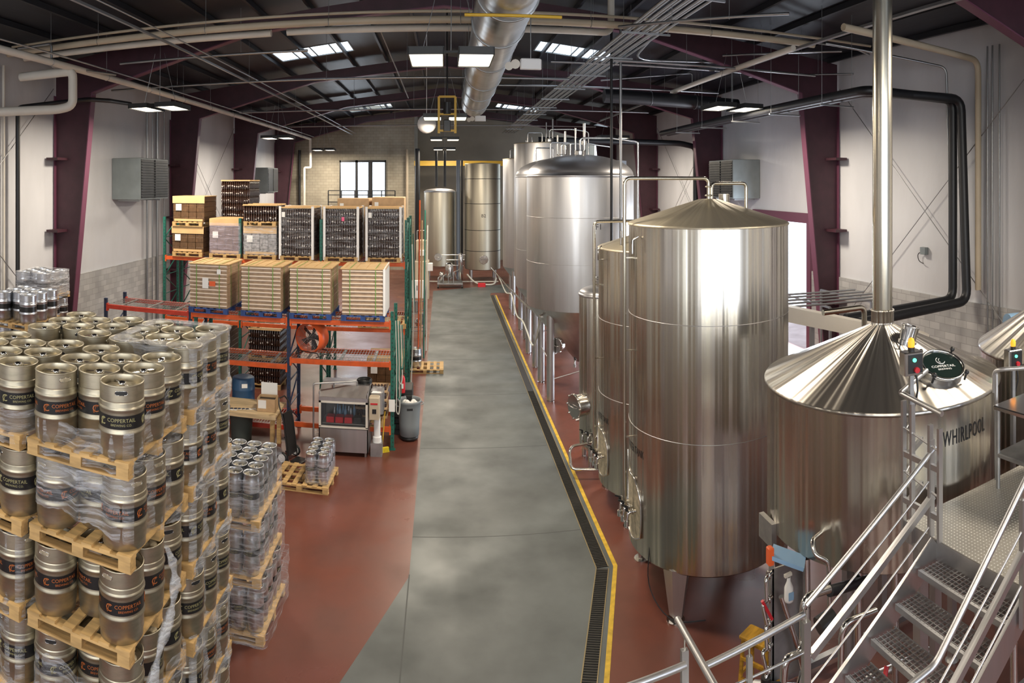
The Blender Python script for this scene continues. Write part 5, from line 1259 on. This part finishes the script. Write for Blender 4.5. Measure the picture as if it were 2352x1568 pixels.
# hall pipes and racks seen between the tall tank and the right wall
t = thing('pipe_bridge', 'steel pipe bridge low behind the kettle under the bright door', 'pipe rack'); mb = MB()
for k in range(5): y = 15.2+.45*k; mb.tube([(6.6,y,2.9),(9.4,y-.4,2.9),(11.8,y-.8,2.9)],.03,8)
for k in range(4): x = 7.0+1.4*k; mb.bar((x,14.6,2.82),(x,17.2,2.82),.05); mb.bar((x,14.6,0),(x,14.6,2.82),.06); mb.bar((x,17.2,0),(x,17.2,2.82),.06)
mb.build('frame', M['galv'], t)
pipe('elbow_pipe', 'stainless elbow pipe sticking out behind the kettle shoulder', 'pipe', [(5.9,9.0,4.05),(6.75,9.0,4.05),(6.75,9.0,0)], .05, 'steel_pipe', .12)
t = thing('pale_duct', 'pale sloping duct behind the kettle shoulder', 'duct'); MB().bar((6.6,11.6,3.55),(9.6,10.6,2.75),.35,.3).build('panel', M['pipe_w'], t); MB().bar((7.2,11.4,0),(7.2,11.4,3.3),.08).build('leg', M['galv'], t); MB().bar((9.2,10.75,0),(9.2,10.75,2.8),.08).build('leg', M['galv'], t)
t = thing('blue_motor', 'blue round motor on a stand behind the kettle cone', 'motor'); MB().cyl((9.35,8.0,3.5),(9.6,7.9,3.5),.22,20).build('casing', M['lblue'], t); MB().bar((9.5,7.95,0),(9.5,7.95,3.3),.1).build('stand', M['galv'], t)
t = thing('cylinder_tank', 'pale grey slab sided tank standing behind the nearest fermenter', 'tank', (6.1,24.0,0)); MB().lathe([(.0001,0),(.75,0),(.75,7.0),(.0001,7.05)],40).build('shell', mat('pale grey shell', (.42,.45,.5), .5), t)
# ------------------------------------------------------------------ kettle / whirlpool
KX, KY_, KRAD = 4.79, 6.03, 1.385
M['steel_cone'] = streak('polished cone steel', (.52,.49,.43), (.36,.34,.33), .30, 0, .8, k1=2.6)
K = thing('brew_kettle', 'large cone topped whirlpool kettle with exhaust stack and round porthole', 'kettle', (KX, KY_, 0))
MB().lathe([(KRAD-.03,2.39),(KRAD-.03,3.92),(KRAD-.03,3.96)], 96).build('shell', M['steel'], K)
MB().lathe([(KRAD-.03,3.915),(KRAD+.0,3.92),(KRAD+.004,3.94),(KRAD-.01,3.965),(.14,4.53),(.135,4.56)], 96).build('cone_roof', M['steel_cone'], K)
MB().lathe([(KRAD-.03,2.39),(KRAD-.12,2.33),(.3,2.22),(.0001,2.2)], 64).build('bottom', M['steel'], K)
mb = MB().lathe([(.135,4.52),(.135,4.68),(.142,4.69),(.142,4.70),(.118,4.71)], 32); mb.build('stack_collar', M['steel'], K)
MB().lathe([(.118,4.70),(.118,11.0)], 32).build('exhaust_stack', M['steel_pipe'], K)
def kp(x, y, z): return (x-KX, y-KY_, z)
# porthole
hc = Vector((.05,-.93,4.13)); nrm = Vector((.02,-.41,.91)).normalized(); nrm = Vector((-.08,-.42,.9)).normalized()
mb = MB(); mb.cyl(hc-nrm*.05, hc+nrm*.13, .235, 40, cap=False); mb.torus(hc+nrm*.13, .235, .018, nrm, 40, 8); o = mb.build('porthole_neck', M['steel_pol'], K)
g_ = MB().cyl(hc+nrm*.10, hc+nrm*.125, .222, 40).build('porthole_glass', M['blackglass'], o)
ux = Vector((.93,-.30,0)); ux = (ux-nrm*ux.dot(nrm)).normalized(); uy = nrm.cross(ux).normalized(); q = MB()
flat_text(q, 'COPPERTAIL', .05, hc+nrm*.128-uy*.02, ux, uy); flat_text(q, 'BREWING', .036, hc+nrm*.128-uy*.065, ux, uy)
q.tube([hc+nrm*.129+ux*(.05*math.cos(a_))+uy*(.07+.05*math.sin(a_)) for a_ in [2.0+.35*k for k in range(12)]], .004, 5); q.tube([hc+nrm*.129+ux*(.02*math.cos(a_))+uy*(.07+.03*math.sin(a_)) for a_ in [1.5+.4*k for k in range(8)]], .003, 5)
q.build('porthole_emblem', M['white'], K)
mb = MB()
e1 = nrm.cross(Vector((1,0,0))).normalized(); e2 = nrm.cross(e1)
for k in range(4):
    a = .5+k*PI/2; p = hc+nrm*.13+(e1*math.cos(a)+e2*math.sin(a))*.27
    mb.ball(p+nrm*.04, .028, 10); mb.cyl(p-nrm*.06, p+nrm*.03, .012, 8)
mb.build('clamp_knob', M['black'], o)
# snorkel cap
c = Vector((.03,-.40,4.40)); ax = Vector((.28,-.12,.95)).normalized()
MB().cyl(c, c+ax*.17, .10, 28).torus(c+ax*.17, .10, .008, ax, 28, 6).cyl(c-ax*.07, c+ax*.01, .12, 28).build('vent_cap', M['steel_pol'], K)
MB().tube([c+Vector((-.1,-.06,.16)), c+Vector((-.16,-.1,.06)), c+Vector((-.2,-.1,-.08))],.008,6,.05).build('vent_cable', M['black'], K)
mb = MB(); wrap_text(mb, 'WHIRLPOOL', .22, KRAD-.027, -PI/2+.02, 3.62, space=1.15, sx=.45); wrap_text(mb, 'WHIRLPOOL', .22, KRAD-.0267, -PI/2+.022, 3.62, space=1.15, sx=.45); mb.build('lettering', M['ink'], K)
for k, a in enumerate((-2.55,-1.75,-.9,0,.9,2.0)):
    lx, ly = 1.15*math.cos(a), 1.15*math.sin(a); l = MB().box(lx-.045,lx+.045,ly-.045,ly+.045,.02,2.36).build('leg', M['steel_sat'], K)
    MB().cyl((lx,ly,0),(lx,ly,.02),.09,16).build('foot_pad', M['steel_pol'], l)
mb = MB(); mb.tube([(-1.22,-.56,2.70),(-1.40,-.66,2.72),(-1.42,-.74,2.62),(-1.30,-.80,2.55),(-1.28,-.80,1.9)],.022,8,.05); mb.build('sample_pipe', M['steel_pol'], K)
mb = MB(); mb.box(-1.40,-1.34,.15,.45,2.24,2.5); mb.build('name_plate', M['steel_dull'], K)
# piping under the kettle
def upipe(lab, pts, r=.045, m='steel_pol', bend=.12): return pipe('process_pipe', lab, 'pipe', pts, r, m, bend, 12)
upipe('curved pipe looping down left of the stair foot', [on_y(1905,1352,4.95), on_y(1845,1372,4.9), on_y(1845,1468,4.9), on_y(1838,1500,4.85), on_y(1803,1512,4.8), on_y(1800,1562,4.8)], .035)
upipe('bent pipe rising between the stair rails', [on_y(1930,1568,4.7), on_y(1934,1432,4.7), on_y(2012,1402,4.7)], .03)
upipe('dark insulated arm under the kettle bottom', [on_y(1905,1357,5.1), on_y(2000,1330,5.3)], .05, 'pipe_b')
pipe('pump_motor', 'black pump motor seen through the left stair rail', 'motor', [on_y(1880,1440,5.0), on_y(1915,1415,5.0)], .085, 'black', None, 16)
upipe('upright pipe standing behind the kettle sample pipe', [(3.9,5.3,.2),(3.9,5.3,2.3)], .05)
upipe('second upright pipe right under the kettle', [(4.3,5.2,.2),(4.3,5.2,2.3)], .04)
upipe('inclined hose pipe towards the stair', [(3.4,6.6,.5),(3.9,5.6,.9),(4.8,5.0,1.3)], .04, 'steel_sat')
# control rack left of the kettle
t = thing('pump_station', 'stainless pump station panel at the left foot of the kettle', 'panel', (3.37,5.86,.1)); mb = MB()
mb.box(-.16,.22,-.02,.0,1.0,2.15); mb.bar((-.16,0,-.1),(-.16,0,2.2),.04); mb.bar((.22,0,-.1),(.22,0,2.4),.05); mb.build('panel_sheet', M['steel_dull'], t)
random.seed(9); mb = MB()
for k in range(5): z = 1.2+.24*k; mb.tube([(-.2,-.08,z),(-.3-.04*(k%2),-.14,z),(-.3,-.16,z-.2)],.02,8,.04).torus((-.25,-.1,z),.035,.01,(1,0,0),12,5)
mb.tube([(-.1,-.1,1.9),(.05,-.15,1.4),(.2,-.12,.9)],.03,8,.1).tube([(.2,-.1,2.2),(.2,-.12,1.2),(.0,-.15,.7)],.04,10,.1); mb.build('piping', M['steel_pol'], t)
mb = MB().cyl((-.3,-.14,1.18),(-.3,-.14,1.1),.05,10).cyl((-.22,-.12,1.0),(-.1,-.12,.95),.08,12); mb.build('actuator', M['black'], t)
MB().bbox(-.27,-.21,-.16,-.08,2.28,2.45,.01).build('orange_valve_cap', M['hiorange'], t)
MB().bar((-.34,-.14,1.95),(-.24,-.16,1.75),.03).build('red_lever', M['red'], t)
t = thing('spray_bottle', 'white spray bottle hanging on the pump station', 'bottle', (3.30,5.66,2.0), 0); MB().lathe([(.0001,0),(.045,0),(.048,.02),(.045,.14),(.02,.2),(.018,.24)],14).build('body', M['white'], t); MB().bar((-.05,0,.26),(.03,0,.27),.03).build('trigger', M['pipe_w'], t); MB().box(-.03,.03,-.05,-.047,.03,.11).build('label_sheet', M['lblue'], t)
t = thing('blue_tote', 'pale blue folded tray on top of the pump station', 'tray'); MB().bar((3.18,5.8,2.46),(3.45,5.6,2.36),.22,.04).build('tray', M['lblue'], t)
# stool
t = thing('bar_stool', 'yellow varnished wooden stool with rectangular seat below the stair rail', 'stool', (3.64,6.95,0), -1.06)
MB().bbox(-.21,.21,-.13,.13,.72,.755,.012).build('seat', M['stoolwood'], t)
for x in (-1,1):
    for y in (-1,1): MB().bar((x*.20,y*.14,0),(x*.16,y*.1,.72),.035).build('leg', M['stoolwood'], t)
mb = MB()
for z in (.25,.5): k = 1-.2*z; mb.bar((-.19*k,-.13,z),(.19*k,-.13,z),.03).bar((-.19*k,.13,z),(.19*k,.13,z),.03).bar((-.18,-.13*k,z+.06),(-.18,.13*k,z+.06),.03).bar((.18,-.13*k,z+.06),(.18,.13*k,z+.06),.03)
mb.build('rungs', M['stoolwood'], t)
# ------------------------------------------------------------------ deck, stair and rails
DZ = 3.1
t = thing('brew_deck', 'raised perforated steel platform in front of the whirlpool kettle', 'platform')
mb = MB(); pts = [(3.88,3.02),(9.5,3.02),(9.5,3.85),(6.1,3.85),(6.1,4.55),(3.88,4.55)]
mb.add([(x,y,DZ) for x,y in pts]+[(x,y,DZ-.01) for x,y in pts], [(0,1,2,3,4,5),(11,10,9,8,7,6)]+[(k,(k+1)%6,6+(k+1)%6,6+k) for k in range(6)]); mb.build('deck_plate', M['mesh'], t)
mb = MB(); mb.bar((3.9,3.02,DZ-.1),(3.9,4.55,DZ-.1),.03,.18).bar((3.88,4.53,DZ-.1),(6.1,4.53,DZ-.1),.03,.18).bar((6.1,3.84,DZ-.1),(9.5,3.84,DZ-.1),.03,.18).bar((3.88,3.04,DZ-.1),(9.5,3.04,DZ-.1),.03,.18)
for x in (5.2,6.6,8.0): mb.bar((x,3.02,DZ-.1),(x,4.55 if x < 6 else 3.85,DZ-.1),.05,.16)
mb.build('edge_channel', M['steel_sat'], t)
for x, y in ((3.98,4.45),(3.98,3.1),(6.05,4.45),(6.6,3.1),(9.4,3.78)): MB().box(x-.05,x+.05,y-.05,y+.05,0,DZ-.19).build('post', M['steel_sat'], t)
# stair
RUN, RISE = .25, .18; X0 = 3.66
t = thing('steel_stair', 'steel stair with grated treads descending left from the brew deck', 'stairs')
nst = 4
for k in range(nst):
    x = X0-RUN*k; z = DZ-RISE*(k+1)+.0; mb = MB()
    mb.bar((x,3.16,z-.015),(x,4.12,z-.015),.012,.05,up=(0,0,1)).bar((x+.24,3.16,z-.015),(x+.24,4.12,z-.015),.012,.05)
    mb.bar((x+.012,3.16,z),(x+.012,4.12,z),.035,.008)
    fr_ = mb.build('tread', M['steel_sat'], t); g = MB()
    for q in range(1,7): g.bar((x+.04*q,3.16,z-.008),(x+.04*q,4.12,z-.008),.006,.022)
    for q in range(22): y = 3.18+.92*q/21; g.bar((x,y,z-.006),(x+.24,y,z-.006),.006,.022)
    g.build('grating', M['steel_dull'], fr_)
for y, n in ((4.15,'l'),(3.11,'r')):
    mb = MB(); a = Vector((3.9,y,DZ-.06)); b = Vector((2.62,y,DZ-.06-1.28*RISE/RUN)); mb.bar(a,b,.03,.2); mb.build('stringer', M['steel_sat'], t)
LZ = DZ-.06-1.28*RISE/RUN
t = thing('stair_landing', 'steel landing at the foot of the brew deck stair', 'platform'); g = MB()
LZ2 = DZ-RISE*5
g.box(1.55,2.66,3.05,4.2,LZ2-.01,LZ2); g.build('landing_plate', M['mesh'], t)
mb = MB(); mb.bar((1.55,4.2,LZ2-.08),(2.66,4.2,LZ2-.08),.03,.15).bar((1.55,3.05,LZ2-.08),(1.55,4.2,LZ2-.08),.03,.15); mb.build('edge_channel', M['steel_sat'], t)
for x, y in ((1.6,4.12),(2.6,4.12),(1.6,3.1),(2.6,3.1)): MB().box(x-.04,x+.04,y-.04,y+.04,0,LZ2-.16).build('post', M['steel_sat'], t)
def rail(lab, posts, top, mids, mid_r=.009, thick=None):
    t = thing('handrail', lab, 'railing')
    MB().tube(top, .024, 12, .06).build('top_rail', M['steel_sat'], t)
    for a, b, w_ in posts:
        l = MB().bar(a, b, w_, w_*.75).build('post', M['steel_sat'], t)
        MB().cyl(b, Vector(b)+Vector((0,0,.09)), .008, 8).build('pin', M['steel_pol'], l)
    mb = MB()
    for m_ in mids: mb.tube(m_, mid_r, 8)
    mb.build('mid_rods', M['steel_sat'], t)
    if thick:
        mb = MB()
        for a, b in thick: mb.bar(a, b, .05, .05)
        mb.build('lower_bar', M['steel_sat'], t)
    return t
def sl(y, x0, x1, z0, z1): return [(x0,y,z0),(x1,y,z1)]
s = .645
rail('left handrail of the stair with thick lower bar', [((2.6,4.2,LZ2-.1),(2.6,4.2,2.88),.06),((3.88,4.2,DZ),(3.88,4.2,3.95),.05)],
     [(3.93,4.2,3.87),(2.6,4.2,3.0)], [sl(4.2,3.9,2.62,3.62,2.78), sl(4.2,3.9,2.62,3.22,2.38)], thick=[((3.9,4.2,3.45),(2.64,4.2,2.6))])
rail('right handrail of the stair bending level at its foot', [((2.78,3.06,LZ2),(2.78,3.06,3.0),.05),((3.75,3.06,DZ-.2),(3.75,3.06,3.85),.05)],
     [(4.6,3.06,4.15),(3.9,3.06,4.1),(2.86,3.06,3.1),(2.55,3.06,3.07)], [sl(3.06,3.9,2.7,3.75,2.8), sl(3.06,3.9,2.75,3.35,2.45)], thick=[((3.95,3.06,3.62),(2.7,3.06,2.62))])
rail('landing handrail running left toward the stool', [((2.1,4.16,LZ2),(2.1,4.16,2.82),.04),((1.62,4.2,LZ2),(1.62,4.2,2.98),.05)],
     [(2.58,4.2,2.94),(1.72,4.1,2.9)], [[(2.58,4.2,2.65),(1.66,4.18,2.62)],[(2.58,4.2,2.4),(1.66,4.18,2.38)]])
rail('short handrail piece pointing at the camera above the landing', [((1.63,3.5,LZ2),(1.63,3.5,2.97),.05)],
     [(1.62,4.34,3.10),(1.64,3.72,3.06),(1.64,3.2,3.06)], [[(1.64,4.2,2.75),(1.64,3.2,2.75)]])
rail('low handrail leaving the picture bottom beside the landing', [((1.2,3.95,2.1),(1.2,3.95,2.9),.05)],
     [(1.55,4.0,3.03),(1.0,3.93,3.02),(.6,3.9,3.0)], [[(1.55,4.0,2.75),(.6,3.9,2.72)]])
mb = MB().box(.5,1.54,3.0,3.98,LZ2-.01,LZ2).box(.5,.55,3.0,3.05,0,LZ2-.01).box(.5,.55,3.9,3.95,0,LZ2-.01); tag(mb.build('walkway_plate', M['mesh']), 'steel walkway plate continuing left of the landing', 'platform')
t = thing('deck_gate', 'ladder like steel guard section at the left end of the brew deck', 'railing'); mb = MB()
for y in (4.56,4.44): mb.bar((3.87,y,DZ-.15),(3.87,y,4.2),.045,.03)
for y in (4.2,4.08): mb.bar((3.87,y,DZ),(3.87,y,4.08),.045,.03)
mb.build('posts', M['steel_sat'], t)
mb = MB()
for z in (3.3,3.72): mb.bar((3.87,4.56,z),(3.87,4.08,z),.03,.05); mb.bar((3.87,4.5,z),(4.15,4.62,z+.04),.03,.05)
for z in (3.5,3.9): mb.tube([(3.87,4.56,z+.06),(3.87,4.1,z-.02)],.01,8).tube([(3.87,4.56,z),(4.1,4.7,z+.06)],.01,8)
mb.build('cross_bars', M['steel_sat'], t)
MB().tube([(3.87,4.60,4.26),(3.87,4.05,4.21)],.024,12).tube([(3.85,4.58,4.27),(4.3,4.72,4.36)],.024,12).build('top_rail', M['steel_sat'], t)
# beacon boxes
def beacon_mk():
    r = thing('control_post', '', 'control box')
    MB().bar((0,0,-.55),(0,0,0),.04).build('post', M['steel_dull'], r)
    MB().bbox(-.095,.095,-.06,.06,0,.21,.008).build('housing', M['steel_pol'], r)
    MB().cyl((0,0,.21),(0,0,.245),.032,12).build('beacon_base', M['black'], r)
    MB().lathe([(.03,.245),(.032,.29),(.024,.32),(.0001,.335)],14).build('beacon', M['amber'], r)
    MB().box(-.06,.085,-.064,-.0605,.02,.19).build('switch_plate', M['black'], r)
    MB().cyl((-.0,-.06,.14),(-.0,-.075,.14),.018,10).build('green_button', M['gled'], r)
    MB().cyl((.02,-.06,.05),(.02,-.09,.05),.026,12).build('stop_button', M['red'], r)
    MB().tube([(.05,0,0),(.06,-.02,-.15),(.02,0,-.35)],.01,6,.05).build('cable', M['black'], r)
    return r
p = on_y(2093,858,4.52)
place('beacon', beacon_mk, (p.x,p.y,p.z), -.25, 'control box with amber beacon left of the porthole', 'control box', 'beacon control boxes')
p = on_y(2327,842,5.0)
place('beacon', beacon_mk, (p.x,p.y,p.z), -.3, 'control box with amber beacon at the right picture edge', 'control box', 'beacon control boxes')
t = thing('beacon_stand', 'slim steel stand under the right beacon box', 'stand'); MB().bar((p.x,p.y,DZ if False else 2.0),(p.x,p.y,p.z-.5),.05).build('post', M['steel_dull'], t)
# table on deck
t = thing('steel_table', 'small stainless table with lower shelf on the brew deck', 'table'); x0, x1, y0, y1 = 4.93, 5.75, 3.75, 4.42
MB().bbox(x0,x1,y0,y1,3.9,3.94,.01).build('top', M['steel_pol'], t); MB().bbox(x0+.02,x1-.02,y0+.02,y1-.02,3.42,3.46,.01).build('shelf', M['steel_dull'], t)
for x in (x0+.04,x1-.04):
    for y in (y0+.04,y1-.04): MB().cyl((x,y,DZ),(x,y,3.9),.022,10).build('leg', M['steel_dull'], t)
t = thing('table_rail', 'tubular rail standing behind the deck table', 'railing'); MB().tube([(5.1,4.55,4.0),(5.1,4.55,4.22),(5.1,4.45,4.26),(5.6,3.9,4.3),(6.4,3.7,4.3)],.022,10,.05).tube([(5.1,4.52,3.1),(5.1,4.52,4.2)],.02,8).build('top_rail', M['steel_sat'], t)
tag(MB().tube([(5.35,3.98,3.95),(5.45,3.98,4.02),(5.75,3.98,4.02)],.03,8,.04).build('white_clamp', M['white']), 'white handle lying on the deck table', 'tool')
# second vessel at the picture edge
L = thing('lauter_tun', 'second cone topped vessel cut off by the right picture edge', 'kettle', (7.45,5.2,0))
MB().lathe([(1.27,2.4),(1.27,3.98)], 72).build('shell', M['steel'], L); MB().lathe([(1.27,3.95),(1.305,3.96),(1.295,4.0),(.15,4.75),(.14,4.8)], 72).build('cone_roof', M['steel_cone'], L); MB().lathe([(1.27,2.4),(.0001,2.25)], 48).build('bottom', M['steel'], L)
for k in range(4): a = PI/4+k*PI/2; MB().box(1.0*math.cos(a)-.05,1.0*math.cos(a)+.05,1.0*math.sin(a)-.05,1.0*math.sin(a)+.05,0,2.36).build('leg', M['steel_sat'], L)
MB().cyl((0,0,4.78),(0,0,10.68),.12,24).build('exhaust_stack', M['steel_pipe'], L)
# clutter under the deck: a few pipes and a red valve
for k in range(6):
    x = 4.1+.42*k; y = 3.5+.15*(k%3)
    upipe('%s pipe from the left beneath the brew deck' % ORD[k], [(x,y,.3),(x,y,1.4+.15*(k%2)),(x+.25,y+.15,1.7+.1*(k%3)),(x+.3,y+.2,2.6)], .035, ('steel_pol','steel_dull','pipe_b')[k%3])
pipe('red_rod', 'red handled rod showing between the stair treads', 'rod', [(3.0,3.9,1.9),(3.3,4.1,2.3)], .02, 'red', None, 8)
t = thing('hot_liquor_base', 'low steel frame skid under the kettle', 'frame'); mb = MB()
mb.bar((3.6,5.0,.1),(6.2,5.0,.1),.08).bar((3.6,7.0,.1),(6.2,7.0,.1),.08).bar((3.6,5.0,.1),(3.6,7.0,.1),.08)
mb.build('frame', M['steel_dull'], t)
pipe('floor_cable', 'thin cable hanging from the nearest tall tank to the floor', 'cable', [(2.95,9.0,1.2),(2.85,8.9,.4),(3.1,8.6,.02),(3.6,8.5,.01)], .008, 'black', .3, 5)
